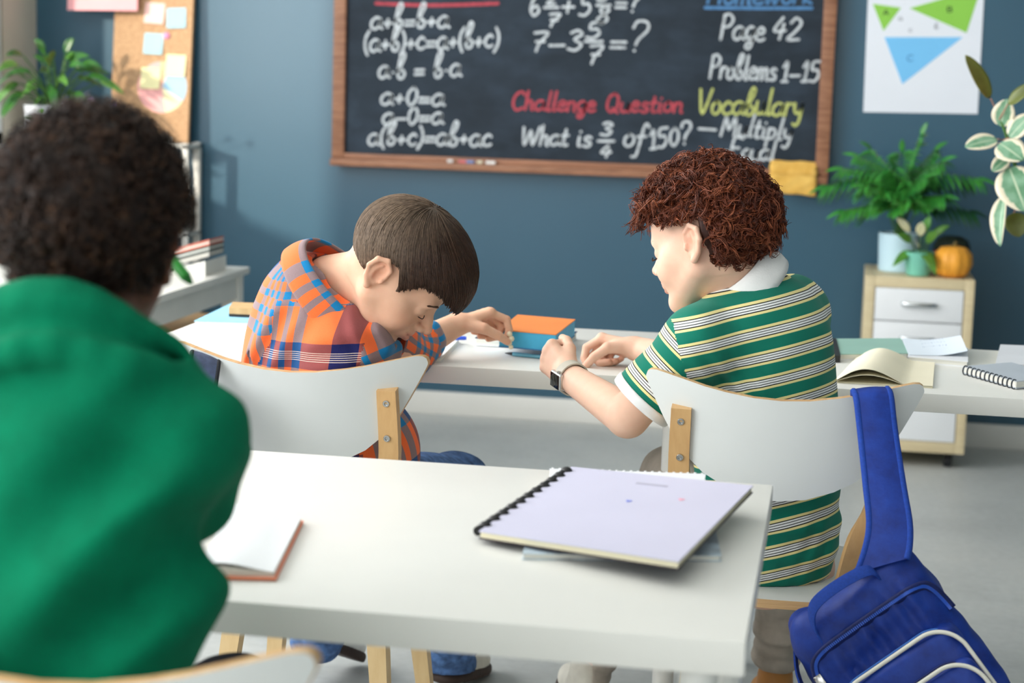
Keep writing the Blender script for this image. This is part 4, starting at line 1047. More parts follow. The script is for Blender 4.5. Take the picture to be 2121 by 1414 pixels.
for i in range(11):
    c = a + (b - a) * ((i + .5) / 11)
    obj('comb_ring', MB().tube([c - d * .0095, c - d * .005, c + d * .001, c + d * .0095], [.003, .0085, .0098, .004], 12), comb, r)
def on4(u_, v_, lift=.0002):
    p = (L4[0] * (1 - u_) + L4[1] * u_) * (1 - v_) + (L4[3] * (1 - u_) + L4[2] * u_) * v_
    return p + V(0, 0, lift)
obj('printed_line', MB().prism([on4(.43, .845), on4(.60, .845), on4(.60, .87), on4(.43, .87)], (0, 0, .0002)), M('grey_print', (176, 174, 192), .5, .02, 20), r)
def heart(c_u, c_v, s, mat, nm):
    pts = [on4(c_u + s * x, c_v + s * y) for x, y in ((0, -.5), (.35, -.1), (.5, .2), (.35, .42), (.12, .38), (0, .2), (-.12, .38), (-.35, .42), (-.5, .2), (-.35, -.1))]
    obj(nm, MB().prism(pts, (0, 0, .0002)), mat, r)
heart(.50, .60, .034, M('blue_print', (120, 134, 214), .5, .02, 20), 'printed_heart'); heart(.735, .70, .034, M('pink_print', (238, 168, 188), .5, .02, 20), 'printed_heart')
# open book with a coral cover beside the nearest child
r = thing('open_book', 'open white book with a coral cover under the green sleeve', 'book', tuple(V((-0.6744, 2.1001, 0.7400))))
A = [V((-0.6857, 1.9394, 0.7440)), V((-0.5984, 1.9561, 0.7440)), V((-0.6446, 2.2229, 0.7440)), V((-0.7465, 2.2349, 0.7440))]
coral = M('coral_cover', (232, 140, 106), .5, .02, 10)
obj('cover', MB().prism(A, (0, 0, -.0025)), coral, r)
c4 = sum(A) / 4; n, m = 12, 5; P = []
for i in range(n):
    u_ = i / (n - 1); row = []
    for j in range(m):
        v_ = j / (m - 1); p = (A[0] * (1 - u_) + A[1] * u_) * (1 - v_) + (A[3] * (1 - u_) + A[2] * u_) * v_
        p = c4 + (p - c4) * V(.93, .95, 1); row.append(p + V(0, 0, .0135 - .006 * u_ ** 2 + .002 * math.sin(u_ * 5)))
    P.append(row)
mb = MB(); mb.shell(np.array(P), V(0, 0, 1), .0008); 
B4 = [P[0][0], P[-1][0], P[-1][-1], P[0][-1]]
obj('page_block', MB().prism([p - V(0, 0, .0008) for p in B4], [[0, 0, -(p[2] - .7445)] for p in B4]), pg_white, r)
obj('page', mb, paper_m, r)

# ================================================================ blue backpack on the right chair
t = NT('royal_blue_nylon', 0.5, 0.35)
n = t.noise(34, 5, rough=0.6); w1 = t.n('ShaderNodeTexWave', wave_type='BANDS'); w1.inputs['Scale'].default_value = 300
t.base(t.ramp(n, [(0.3, lin((8, 38, 118))), (0.7, lin((18, 58, 152)))])); t.bump(n, 0.35, 0.004)
nylon = t.m
nylon_d = M('navy_zip_tape', (10, 28, 90), .6, .08, 80, .3); web = M('blue_webbing', (20, 66, 164), .7, .08, 260, .6); piping_m = M('cream_piping', (226, 224, 212), .5, .03, 30); lightblue = M('light_blue_binding', (60, 116, 200), .55, .05, 60)

# ================================================================ implicit surfaces (for cloth, bags and bodies)
def smin(a, b, k):
    if k <= 0: return np.minimum(a, b)
    h = np.maximum(k - np.abs(a - b), 0) / k
    return np.minimum(a, b) - h * h * k * 0.25
def cone(p, q, ra, rb, flat=None):
    """round cone p->q; flat=(axis, s) squashes the section along axis by s"""
    p, q = V(p), V(q); d = q - p; L2 = max(d @ d, 1e-12); R = max(ra, rb) * (max(1.0, flat[1]) if flat else 1.0)
    ax = unit(flat[0]) if flat else None
    def fn(X, Y, Z):
        t = np.clip(((X - p[0]) * d[0] + (Y - p[1]) * d[1] + (Z - p[2]) * d[2]) / L2, 0, 1)
        x, y, z = X - p[0] - t * d[0], Y - p[1] - t * d[1], Z - p[2] - t * d[2]
        if ax is not None:
            c = (x * ax[0] + y * ax[1] + z * ax[2]) * (1.0 / flat[1] - 1.0)
            x, y, z = x + ax[0] * c, y + ax[1] * c, z + ax[2] * c
            return (np.sqrt(x * x + y * y + z * z) - (ra + (rb - ra) * t)) * min(1.0, flat[1])
        return np.sqrt(x * x + y * y + z * z) - (ra + (rb - ra) * t)
    return fn, np.minimum(p, q) - R, np.maximum(p, q) + R
def ell(c, r, R=None):
    c, r = V(c), V(r) ; A = np.eye(3) if R is None else np.asarray(R); m = np.abs(A) @ r
    def fn(X, Y, Z):
        x, y, z = X - c[0], Y - c[1], Z - c[2]
        u = [(A[0, i] * x + A[1, i] * y + A[2, i] * z) / r[i] for i in range(3)]
        k0 = np.sqrt(u[0] ** 2 + u[1] ** 2 + u[2] ** 2); k1 = np.sqrt((u[0] / r[0]) ** 2 + (u[1] / r[1]) ** 2 + (u[2] / r[2]) ** 2) + 1e-9
        return k0 * (k0 - 1.0) / k1
    return fn, c - m, c + m
def rbox(c, half, R, rad):
    c, half = V(c), V(half); A = np.eye(3) if R is None else np.asarray(R); m = np.abs(A) @ half
    def fn(X, Y, Z):
        x, y, z = X - c[0], Y - c[1], Z - c[2]
        q = [np.abs(A[0, i] * x + A[1, i] * y + A[2, i] * z) - half[i] + rad for i in range(3)]
        return np.sqrt(sum(np.maximum(t, 0) ** 2 for t in q)) + np.minimum(np.maximum(np.maximum(q[0], q[1]), q[2]), 0) - rad
    return fn, c - m, c + m
def chain(pts, rad, k=0.003):
    cs = [cone(pts[i], pts[i + 1], rad[i], rad[i + 1]) for i in range(len(pts) - 1)]
    lo = np.min([c[1] for c in cs], 0); hi = np.max([c[2] for c in cs], 0)
    def fn(X, Y, Z):
        a = cs[0][0](X, Y, Z)
        for c in cs[1:]: a = smin(a, c[0](X, Y, Z), k)
        return a
    return fn, lo, hi
class SDF:
    def __init__(s, lo, hi, h):
        s.o = V(lo); s.h = h; s.n = np.ceil((V(hi) - s.o) / h).astype(int) + 1
        s.a = np.full(s.n, 0.08, np.float32)
    def sub(s, lo, hi):
        i0 = np.clip(np.floor((lo - s.o) / s.h).astype(int), 0, s.n - 1); i1 = np.clip(np.ceil((hi - s.o) / s.h).astype(int) + 1, 1, s.n)
        g = [(s.o[k] + s.h * np.arange(i0[k], i1[k])).astype(np.float32) for k in range(3)]
        return tuple(slice(a, b) for a, b in zip(i0, i1)), g[0][:, None, None], g[1][None, :, None], g[2][None, None, :]
    def add(s, prim, k=0.01):
        fn, lo, hi = prim; m = k + 4 * s.h; sl, X, Y, Z = s.sub(lo - m, hi + m)
        if min(s.a[sl].shape) == 0: return s
        s.a[sl] = smin(s.a[sl], fn(X, Y, Z), k); return s
    def cut(s, prim, k=0.004):
        fn, lo, hi = prim; m = k + 4 * s.h; sl, X, Y, Z = s.sub(lo - m, hi + m)
        if min(s.a[sl].shape) == 0: return s
        s.a[sl] = -smin(-s.a[sl], fn(X, Y, Z), k); return s
    def grids(s): return s.sub(s.o, s.o + s.h * s.n)[1:]
    def half(s, p, nrm, k=0.0):
        """remove the side that nrm points to"""
        X, Y, Z = s.grids(); d = -((X - p[0]) * nrm[0] + (Y - p[1]) * nrm[1] + (Z - p[2]) * nrm[2])
        s.a = -smin(-s.a, d.astype(np.float32), k); return s
    def offset(s, fn):
        X, Y, Z = s.grids(); s.a = s.a + np.broadcast_to(fn(X, Y, Z), s.a.shape).astype(np.float32); return s
    def mesh(s):
        a = s.a; a[0], a[-1] = .05, .05; a[:, 0], a[:, -1] = .05, .05; a[:, :, 0], a[:, :, -1] = .05, .05
        ins = a < 0; nx, ny, nz = a.shape
        cnt = np.zeros((nx - 1, ny - 1, nz - 1), np.int8); C = [(i, j, k) for i in (0, 1) for j in (0, 1) for k in (0, 1)]
        for i, j, k in C: cnt += ins[i:nx - 1 + i, j:ny - 1 + j, k:nz - 1 + k]
        mixed = (cnt > 0) & (cnt < 8); idx = np.argwhere(mixed)
        vid = np.full(mixed.shape, -1, np.int32); vid[mixed] = np.arange(len(idx))
        acc = np.zeros((len(idx), 3)); num = np.zeros(len(idx))
        cv = {c: a[idx[:, 0] + c[0], idx[:, 1] + c[1], idx[:, 2] + c[2]] for c in C}
        for c in C:
            for ax in range(3):
                if c[ax]: continue
                e = list(c); e[ax] = 1; e = tuple(e); x, y = cv[c], cv[e]; cr = (x < 0) != (y < 0)
                t = np.where(cr, x / np.where(cr, x - y, 1), 0); p = np.array(c, float)[None, :].repeat(len(idx), 0); p[:, ax] += t
                acc[cr] += p[cr]; num[cr] += 1
        v = (idx + acc / num[:, None]) * s.h + s.o
        F = []
        for ax in range(3):
            sl0 = [slice(1, -1)] * 3; sl1 = [slice(1, -1)] * 3; sl0[ax] = slice(0, -1); sl1[ax] = slice(1, None)
            A, B = ins[tuple(sl0)], ins[tuple(sl1)]; e = np.argwhere(A != B)
            if not len(e): continue
            base = e + 1; base[:, ax] -= 1; u, w = [(1, 2), (2, 0), (0, 1)][ax]
            q = []
            for du, dw in ((-1, -1), (0, -1), (0, 0), (-1, 0)):
                c = base.copy(); c[:, u] += du; c[:, w] += dw; q.append(vid[c[:, 0], c[:, 1], c[:, 2]])
            q = np.stack(q, 1); flip = ~A[e[:, 0], e[:, 1], e[:, 2]]; q[flip] = q[flip][:, ::-1]; F.append(q)
        return v, np.vstack(F)
def relax(v, f, it=1, lam=0.5):
    for _ in range(it):
        acc = np.zeros_like(v); num = np.zeros(len(v))
        for i in range(4):
            a, b = f[:, i], f[:, (i + 1) % 4]
            np.add.at(acc, a, v[b]); np.add.at(num, a, 1); np.add.at(acc, b, v[a]); np.add.at(num, b, 1)
        v = v + lam * (acc / np.maximum(num, 1)[:, None] - v)
    return v
def fast_mesh(name, v, f, mat, parent=None, base=None, attrs=None, smooth=True, mi=None):
    """mesh object straight from numpy arrays (world coordinates)"""
    v = np.asarray(v, float)
    off = wloc(parent) if parent is not None else (V(base) if base is not None else np.zeros(3))
    me = bpy.data.meshes.new(name); n, k = f.shape
    me.vertices.add(len(v)); me.vertices.foreach_set('co', (v - off).ravel())
    me.loops.add(n * k); me.loops.foreach_set('vertex_index', f.ravel().astype(np.int32))
    me.polygons.add(n); me.polygons.foreach_set('loop_start', np.arange(0, n * k, k, dtype=np.int32))
    me.update(calc_edges=True)
    if smooth: me.polygons.foreach_set('use_smooth', np.ones(len(me.polygons), bool))
    for nm, arr in (attrs or {}).items():
        # a function is evaluated per face corner (region chosen by the face's centre), an array per vertex
        if callable(arr): a = me.attributes.new(nm, 'FLOAT_VECTOR', 'CORNER'); arr = arr(v[f].reshape(-1, 3), np.repeat(v[f].mean(1), k, 0))
        else: a = me.attributes.new(nm, 'FLOAT_VECTOR', 'POINT')
        a.data.foreach_set('vector', np.asarray(arr, float).ravel())
    for m in (mat if isinstance(mat, (list, tuple)) else [mat]): me.materials.append(m)
    if mi is not None: me.polygons.foreach_set('material_index', mi)
    o = bpy.data.objects.new(name, me); COL.objects.link(o)
    if parent is not None: o.parent = parent
    elif base is not None: o.location = base
    return o
def wob(seed, amp, freq, n=5):
    """smooth pseudo-noise as a sum of sines"""
    g = np.random.default_rng(seed); K = g.normal(size=(n, 3)) * freq; ph = g.uniform(0, 6.28, n)
    def fn(X, Y, Z): return sum(np.sin(K[i, 0] * X + K[i, 1] * Y + K[i, 2] * Z + ph[i]) for i in range(n)) * (amp / n ** .5)
    return fn
def folds(p, along, across, amp, period, width, length):
    """a few soft ridges around p: they run along `along` and repeat along `across`"""
    p, a, c = V(p), unit(along), unit(across)
    def fn(X, Y, Z):
        x, y, z = X - p[0], Y - p[1], Z - p[2]
        s = x * a[0] + y * a[1] + z * a[2]; w = x * c[0] + y * c[1] + z * c[2]
        return amp * np.cos(w * 6.283 / period + 9 * s * s) * np.exp(-(s / length) ** 2 - (w / width) ** 2)
    return fn

# ---------------------------------------------------------------- blue backpack
U = unit(V(.77, .04, .64)); Vv = V(-.62, .24, .75); Vv = unit(Vv - U * (U @ Vv)); N = np.cross(U, Vv)
BR = np.stack([U, Vv, N], 1); O = V((0.0352, 2.8450, 0.5477))
bag = lambda u, v, n: O + U * u + Vv * v + N * n
r_bag = thing('backpack', 'blue nylon backpack with cream piping hanging from the chair back', 'backpack', tuple(bag(0, -.42, -.05)))
lo = O - V(.34, .22, .46); hi = O + V(.28, .2, .12)
S1 = SDF(lo, hi, .005)
S1.add(rbox(bag(-.003, -.225, -.06), (.118, .20, .058), BR, .04), .02)
S1.add(rbox(bag(.0, -.06, -.055), (.108, .052, .045), BR, .03), .03)
S1.add(cone(bag(.05, -.035, -.045), bag(.092, -.012, -.034), .034, .02), .03)
S1.add(cone(bag(-.095, -.02, -.075), bag(-.115, -.22, -.075), .028, .036), .02)
S1.offset(wob(5, .0022, 60)); S1.offset(wob(9, .0035, 24))
for (u_, v_, a_) in ((-.06, -.13, .5), (.0, -.11, .3), (.06, -.10, -.2)):
    S1.offset(folds(bag(u_, v_, 0), Vv + U * a_, U, .004, .03, .03, .05))
def bag_front(u, v, top=.07):
    """point on the bag's front at (u, v)"""
    for n_ in np.arange(top, -.12, -.002):
        i = np.round((bag(u, v, n_) - S1.o) / S1.h).astype(int)
        if (i >= 0).all() and (i < S1.n).all() and S1.a[tuple(i)] < .001: return bag(u, v, n_)
    return bag(u, v, -.05)
zip_uv = catmull([(-.118, -.17), (-.116, -.105), (-.095, -.076), (-.03, -.072), (.04, -.072), (.09, -.074), (.108, -.088), (.113, -.13)], 7)
zip_pts = np.array([bag_front(u, v) for u, v in zip_uv])
for _ in range(4): zip_pts[1:-1] = (zip_pts[:-2] + 2 * zip_pts[1:-1] + zip_pts[2:]) / 4
v, f = S1.mesh(); fast_mesh('bag_body', relax(v, f), f, nylon, r_bag)
def pocket(name, u0, u1, v0, v1, n0, n1, rad, seed):
    S2 = SDF(bag((u0 + u1) / 2, (v0 + v1) / 2, (n0 + n1) / 2) - .24, bag((u0 + u1) / 2, (v0 + v1) / 2, (n0 + n1) / 2) + .24, .005)
    c = bag((u0 + u1) / 2, (v0 + v1) / 2, (n0 + n1) / 2)
    S2.add(rbox(c, ((u1 - u0) / 2, (v1 - v0) / 2, (n1 - n0) / 2), BR, rad), 0); S2.offset(wob(seed, .0018, 40))
    v, f = S2.mesh(); p = fast_mesh(name, relax(v, f), f, nylon, r_bag)
    m_ = .032; rr = .05; w = []
    def arc(cu, cv, a0, a1): return [(cu + rr * math.cos(t), cv + rr * math.sin(t)) for t in np.linspace(a0, a1, 9)]
    w = [(u0, v0 + .03 + (v1 - rr - v0 - .03) * k / 6) for k in range(6)] + arc(u0 + rr, v1 - rr, math.pi, math.pi / 2) + [(u0 + rr + (u1 - u0 - 2 * rr) * k / 6, v1) for k in range(1, 6)] + arc(u1 - rr, v1 - rr, math.pi / 2, 0) + [(u1, v1 - rr - (v1 - rr - v0 - .03) * k / 6) for k in range(1, 7)]
    q = catmull([bag(a, b, n1 - rad * .22) for a, b in w], 2)
    obj('piping', MB().tube(q, .0034, 8), piping_m, p, smooth=True)
    q2 = catmull([bag(a * .985 + .015 * (u0 + u1) / 2, b + .003, n1 - rad * .35 - .012) for a, b in w], 2)
    obj('zip_tape', MB().tube(q2, .006, 8, flat=.4), lightblue if seed == 21 else nylon_d, p, smooth=True)
    return p
pocket('pocket', -.112, .104, -.39, -.138, -.03, .036, .022, 21)
pocket('pocket', -.095, .100, -.39, -.192, .02, .062, .02, 22)
pocket('pocket', -.06, .098, -.385, -.255, .05, .078, .014, 23)
zq = zip_pts + N * .0015
zt = obj('zip', MB().tube(zq, .009, 8, flat=.35, up=tuple(N)), nylon_d, r_bag, smooth=True)
mb = MB(); zz = catmull(zq, 6)
for i in range(0, len(zz) - 1, 2):
    T = unit(zz[i + 1] - zz[i]); sd = unit(np.cross(T, N)); mb.box(zz[i] + N * .0034, (.0022, .0052, .002), np.stack([T, sd, np.cross(T, sd)], 1))
obj('zip_teeth', mb, M('blue_zip_teeth', (36, 84, 190), .4, .05, 60), zt)['kind'] = 'stuff'
nick = M('nickel_slider', (206, 204, 200), .2, .03, 40, metal=1.0)
c = zip_pts[7] + N * .001
sl = obj('zip_slider', MB().box(c + N * .005, (.014, .02, .007), BR, .003), nick, zt)
q = [c + N * .010 - Vv * .006 - U * .004, c + N * .012 - Vv * .02 - U * .012, c + N * .012 - Vv * .05 - U * .026]
tag_R = np.stack([unit(np.cross(q[2] - q[1], N)), unit(q[2] - q[1]), unit(np.cross(np.cross(q[2] - q[1], N), q[2] - q[1]))], 1)
mbp = MB().box((q[1] + q[2]) / 2, (.011, .036, .0022), tag_R, .001).tube([q[0] + N * .002 * math.cos(t) + (q[1] - q[0]) * (.5 + .5 * math.sin(t)) + U * .004 * math.cos(t) for t in np.linspace(0, 6.283, 13)[:-1]], .0011, 6, closed=True)
obj('zip_pull', mbp, nick, r_bag)
def ribbon(name, pts, wvec, th, mat, parent, edge=None, n=6, up=None):
    q = catmull(pts, n); wv = np.array([V(wvec)] * len(q)) if np.ndim(wvec) == 1 else catmull(wvec, n)
    T = np.gradient(q, axis=0); nr = np.array([unit(np.cross(T[i], wv[i])) for i in range(len(q))])
    P = np.array([[q[i] + wv[i] * s * .5 + nr[i] * (th * .35 * (1 - s * s)) for s in (-1, -.7, -.3, 0, .3, .7, 1)] for i in range(len(q))])
    mb = MB(); Np = np.repeat(nr[:, None, :], 7, 1); mb.shell(P, Np, th); o = obj(name, mb, mat, parent, smooth=False, angle=1.0)
    if edge is not None:
        for s in (-.94, .94):
            obj('edge_binding', MB().tube(q + wv * s * .5 - nr * th * .45, th * .8, 8, flat=1.0), edge, o, smooth=True)
    return o
ribbon('shoulder_strap', [(0.0740, 3.0250, 0.7939), (0.0693, 3.0120, 0.8197), (0.0691, 2.9850, 0.8304), (0.0746, 2.9620, 0.8206), (0.0831, 2.9450, 0.7712), (0.0971, 2.9050, 0.6950), (0.1070, 2.8750, 0.6409), (0.1055, 2.8550, 0.6073), (0.0981, 2.8400, 0.5785)],
       np.array([(.056, .008, .006)] * 5 + [(.060, .005, .004), (.064, 0, .006), (.070, 0, .012), (.078, 0, .03)]), .007, nylon, r_bag, web)
ribbon('grab_handle', [bag(.055, -.035, -.005), bag(.05, -.012, .016), bag(.0, -.004, .026), bag(-.05, -.008, .022), bag(-.072, -.03, .010), bag(-.078, -.062, .004)], -Vv * .018 + N * .004, .0025, web, r_bag)
ribbon('side_strap', [bag(-.118, -.03, -.06), bag(-.15, -.09, -.05), bag(-.148, -.18, -.04), bag(-.125, -.27, -.05)], N * .03, .003, web, r_bag)

# ---------------------------------------------------------------- navy bag on the left chair
navy = M('navy_canvas', (66, 78, 104), .8, .12, 70, .4); black_w = M('black_webbing', (26, 30, 36), .8, .1, 120, .5)
r = thing('shoulder_bag', 'navy canvas bag hanging by its strap from the chair back', 'bag', tuple(V((-1.0383, 2.8800, 0.6151))))
S2 = SDF(V((-1.0386, 2.8800, 0.7049)) - V(.14, .1, .2), V((-1.0386, 2.8800, 0.7049)) + V(.14, .1, .2), .006)
S2.add(rbox((-1.0345, 2.8850, 0.6838), (.07, .035, .10), None, .03), 0); S2.offset(wob(31, .003, 30)); v, f = S2.mesh(); fast_mesh('bag_body', v, f, navy, r)
ribbon('strap', [(-1.0590, 3.0400, 0.7669), (-1.0580, 3.0340, 0.8085), (-1.0487, 3.0050, 0.8192), (-1.0399, 2.9750, 0.8101), (-1.0340, 2.9300, 0.7533), (-1.0333, 2.9000, 0.7178)], (.047, .01, -.014), .005, navy, r, black_w)

# ================================================================ people
# ---- skin: colour kept per vertex (lips, cheeks, ears), soft subsurface
def skin_mat(name):
    t = NT(name, 0.55, 0.25)
    at = t.n('ShaderNodeAttribute', attribute_name='tone'); n = t.noise(70, 4)
    t.base(t.mix(0.10, at.outputs['Color'], t.ramp(n, [(0.3, (.25, .12, .08)), (0.7, (.9, .75, .65))]), 'SOFT_LIGHT'))
    t.b.inputs['Subsurface Weight'].default_value = 0.25
    t.b.inputs['Subsurface Radius'].default_value = (0.012, 0.005, 0.003)
    t.b.inputs['Subsurface Scale'].default_value = 0.5
    t.bump(t.noise(420, 2), 0.06, 0.0006)
    return t.m
SKIN = skin_mat('skin')
def frame_head(fw, pitch, roll=0.0):
    """columns: right, forward, up of a head looking along the level heading fw, pitched down"""
    f0 = unit(V(fw[0], fw[1], 0)); r0 = np.cross(f0, V(0, 0, 1)); p = math.radians(pitch)
    f = f0 * math.cos(p) - V(0, 0, 1) * math.sin(p); u = np.cross(r0, f); a = math.radians(roll)
    return np.stack([r0 * math.cos(a) - u * math.sin(a), f, u * math.cos(a) + r0 * math.sin(a)], 1)
def blob(v, c, s): return np.exp(-np.sum(((v - V(c)) / V(s)) ** 2, 1))
def head(org, R, sc, neck_w, neck_r, tone, h=.0025, smile=1.0):
    """sculpted head in its own frame (x right, y forward, z up); neck_w: world point of the neck's base"""
    nk = (V(neck_w) - V(org)) @ R / sc
    lo = np.minimum(V(-.11, -.125, -.15), nk - .06); hi = np.maximum(V(.11, .13, .15), nk + .06)
    S = SDF(lo, hi, h / sc)
    S.add(ell((0, -.004, .036), (.074, .092, .080)), 0)
    S.add(ell((0, .040, -.022), (.060, .054, .072)), .03)
    for s in (-1, 1):
        S.add(cone((s * .052, .004, -.040), (s * .022, .066, -.088), .022, .017), .025)      # jaw
        S.add(ell((s * .038, .060, -.034), (.025, .026, .024)), .02)                         # cheek
        S.add(ell((s * .055, .030, -.012), (.014, .03, .02)), .02)                           # cheekbone
    S.add(ell((0, .074, -.089), (.020, .017, .015)), .018)                                   # chin
    S.add(ell((0, .066, .040), (.052, .030, .035)), .03)                                     # forehead
    S.add(cone((-.034, .084, .014), (.034, .084, .014), .010, .010), .014)                   # brow
    for s in (-1, 1):
        S.cut(ell((s * .032, .104, .000), (.017, .018, .012)), .012)                         # socket
        S.add(ell((s * .032, .078, -.001), (.0155, .0145, .012)), .004)                      # eyeball under the lid
        S.cut(chain([(s * .019, .0945, -.004), (s * .032, .0965, -.009), (s * .045, .089, -.006)], [.0012, .0014, .001], .001), .002)
    S.add(chain([(0, .092, .004), (0, .103, -.014), (0, .1135, -.026)], [.008, .0085, .0095], .006), .010)   # nose
    for s in (-1, 1):
        S.add(ell((s * .0115, .103, -.031), (.0072, .009, .0065)), .006)
        S.cut(ell((s * .006, .107, -.0375), (.0032, .004, .003)), .003)
    S.add(ell((0, .088, -.052), (.026, .014, .016)), .012)                                   # mouth mound
    w = .023 * (1 + .25 * smile); up = .010 * smile
    S.add(chain([(-w, .083, -.052 + up), (-.008, .0985, -.0495), (.008, .0985, -.0495), (w, .083, -.052 + up)], [.003, .0048, .0048, .003], .003), .005)
    S.add(chain([(-w * .9, .083, -.056 + up), (0, .098, -.0625), (w * .9, .083, -.056 + up)], [.003, .0058, .003], .003), .005)
    S.cut(chain([(-w * 1.12, .083, -.0525 + up * 1.2), (-.01, .1015, -.0555), (.01, .1015, -.0555), (w * 1.12, .083, -.0525 + up * 1.2)], [.0016, .0018, .0018, .0016], .001), .0025)
    for s in (-1, 1):                                                                        # ears
        E = lambda y, z, x=.0: V(s * (.0745 + x), y, z)
        S.add(ell(E(-.010, .002, .003), (.007, .018, .028), rot_z(s * .35)), .006)
        S.cut(ell(E(-.004, -.001, .011), (.009, .0095, .0135)), .004)
        S.cut(ell(E(-.011, .017, .0125), (.006, .009, .009)), .004)
        S.add(chain([E(.006, .004, .002), E(.004, .020, .005), E(-.010, .031, .010), E(-.025, .022, .014), E(-.028, .004, .014), E(-.020, -.014, .009), E(-.008, -.026, .005)], [.0034, .0038, .0044, .0046, .0044, .004, .0066], .003), .003)
        S.add(chain([E(-.012, .018, .0085), E(-.018, .004, .009), E(-.014, -.010, .007)], [.0028, .0034, .003], .002), .003)
        S.add(ell(E(.005, -.004, .004), (.0045, .004, .006)), .003)
    top = V(0, -.022, -.030); S.add(cone(top, nk, neck_r * .98, neck_r * 1.12), .03)
    S.add(cone((0, .0, -.05), nk * .7 + V(0, .02, -.03), neck_r * .8, neck_r * .9), .025)
    v, f = S.mesh(); v = relax(v, f, 1, .4)
    c = np.tile(V(tone), (len(v), 1)); red = V(.62, .20, .16)
    lip = np.clip(sum(blob(v, (x, .098, z), (.011, .009, .0052)) for x, z in ((-.015, -.052), (0, -.050), (.015, -.052), (-.01, -.0605), (0, -.063), (.01, -.0605))), 0, 1)
    blush = sum(blob(v, (s * .044, .070, -.026), (.022, .026, .018)) for s in (-1, 1)) * .30 + sum(blob(v, (s * .08, -.012, .004), (.014, .02, .028)) for s in (-1, 1)) * .42 + blob(v, (0, .115, -.026), (.012, .012, .012)) * .3
    line = sum(blob(v, (x, .097 - 22 * x * x, -.0545 + up * (x / w) ** 2), (.004, .006, .0013)) for x in np.linspace(-w, w, 9))
    c = c * (1 - np.clip(blush, 0, .6)[:, None]) + V(tone) * V(.98, .62, .55) * np.clip(blush, 0, .6)[:, None]
    c = c * (1 - .6 * lip[:, None]) + red * .6 * lip[:, None]; c = c * (1 - .75 * np.clip(line, 0, 1)[:, None])
    return v * sc @ R.T + V(org), f, c
def hand(wrist, fdir, dors, side, flex, thumb, tone, sc=1.0, elbow=None, arm_r=(.026, .038), upper=None, pinch=None, h=.0023, spread=(.10, .03, -.04, -.12)):
    """five-fingered hand grown from a forearm. side=+1 right, -1 left; flex: per finger (mcp, pip, dip) degrees;
    thumb: (out, down, bend) direction weights"""
    w = V(wrist); f = unit(fdir); n = V(dors); n = unit(n - f * (n @ f)); t = np.cross(n, f) * side
    offs = (.0225, .0075, -.0075, -.0215); Ls = (.071, .074, .070, .062)
    seg = ((.037, .022, .018), (.040, .025, .019), (.037, .023, .018), (.029, .018, .016)); rad = (.0083, .0085, .0080, .0070)
    K = [w + (f * Ls[i] + t * offs[i]) * sc for i in range(4)]
    tips = []; fing = []
    for i in range(4):
        a = spread[i]; fd = f * math.cos(a) + t * math.sin(a); p = K[i]; pts = [p]; th = 0
        for j in range(3):
            th += math.radians(flex[i][j]); p = p + (fd * math.cos(th) - n * math.sin(th)) * seg[i][j] * sc; pts.append(p)
        fing.append((pts, [rad[i] * 1.08 * sc, rad[i] * sc, rad[i] * .93 * sc, rad[i] * .80 * sc])); tips.append(p)
    b0 = w + (f * .012 + t * .016 - n * .004) * sc; td = unit(f * thumb[0] + t * thumb[1] - n * thumb[2])
    td2 = unit(f * thumb[3] + t * thumb[4] - n * thumb[5]); b1 = b0 + td * .040 * sc; b2 = b1 + unit(td + td2) * .031 * sc; b3 = b2 + td2 * .024 * sc
    if pinch is not None:                              # bring the thumb's tip to the forefinger's
        tgt = tips[0] + (t * pinch[0] + f * pinch[1] - n * pinch[2]) * sc; l1, l2 = .034 * sc, .026 * sc; D = tgt - b1; L = min(np.linalg.norm(D), (l1 + l2) * .985); D = unit(D)
        x = (L * L + l1 * l1 - l2 * l2) / (2 * L); y = math.sqrt(max(l1 * l1 - x * x, 0)); out = t * .8 + n * .2; out = unit(out - D * (out @ D)); b2 = b1 + D * x + out * y; b3 = b1 + D * L
    th_pts = ([b0, b1, b2, b3], [.0135 * sc, .0110 * sc, .0092 * sc, .0078 * sc])
    allp = np.array([p for q in fing for p in q[0]] + [b0, b1, b2, b3, w]); lo = allp.min(0) - .03; hi = allp.max(0) + .03
    if elbow is not None: lo = np.minimum(lo, V(elbow) - .05); hi = np.maximum(hi, V(elbow) + .05)
    if upper is not None: e_ = V(elbow) + (V(upper) - V(elbow)) * .7; lo = np.minimum(lo, e_ - .05); hi = np.maximum(hi, e_ + .05)
    S = SDF(lo, hi, h); ax = n
    for i in range(4): S.add(cone(w + t * offs[i] * .55 * sc + f * .006 * sc, K[i], .0135 * sc, .0108 * sc), .010)
    S.add(cone(w + f * .03 * sc - t * .018 * sc - n * .006 * sc, w + f * .055 * sc - t * .018 * sc - n * .007 * sc, .012 * sc, .009 * sc), .010)
    S.add(cone(b0, b1, .0145 * sc, .0115 * sc), .010)
    if elbow is not None:
        S.add(cone(w, V(elbow), arm_r[0], arm_r[1]), .014)
        if upper is not None: S.add(cone(V(elbow), V(elbow) + (V(upper) - V(elbow)) * .62, arm_r[1] * .97, arm_r[1] * 1.1), .006)
    for pts, rr in fing: S.add(chain(pts, rr, .002), .0022)
    for pts, rr in fing: S.add(ell(pts[0] + n * .001, (rr[0] * 1.12,) * 3), .006)
    S.add(chain(th_pts[0][1:], th_pts[1][1:], .002), .004)
    v, q = S.mesh(); v = relax(v, q, 1, .35); c = np.tile(V(tone), (len(v), 1)); pink = V(tone) * V(1.0, .72, .66)
    nail = V(tone) * V(1.08, .92, .90)
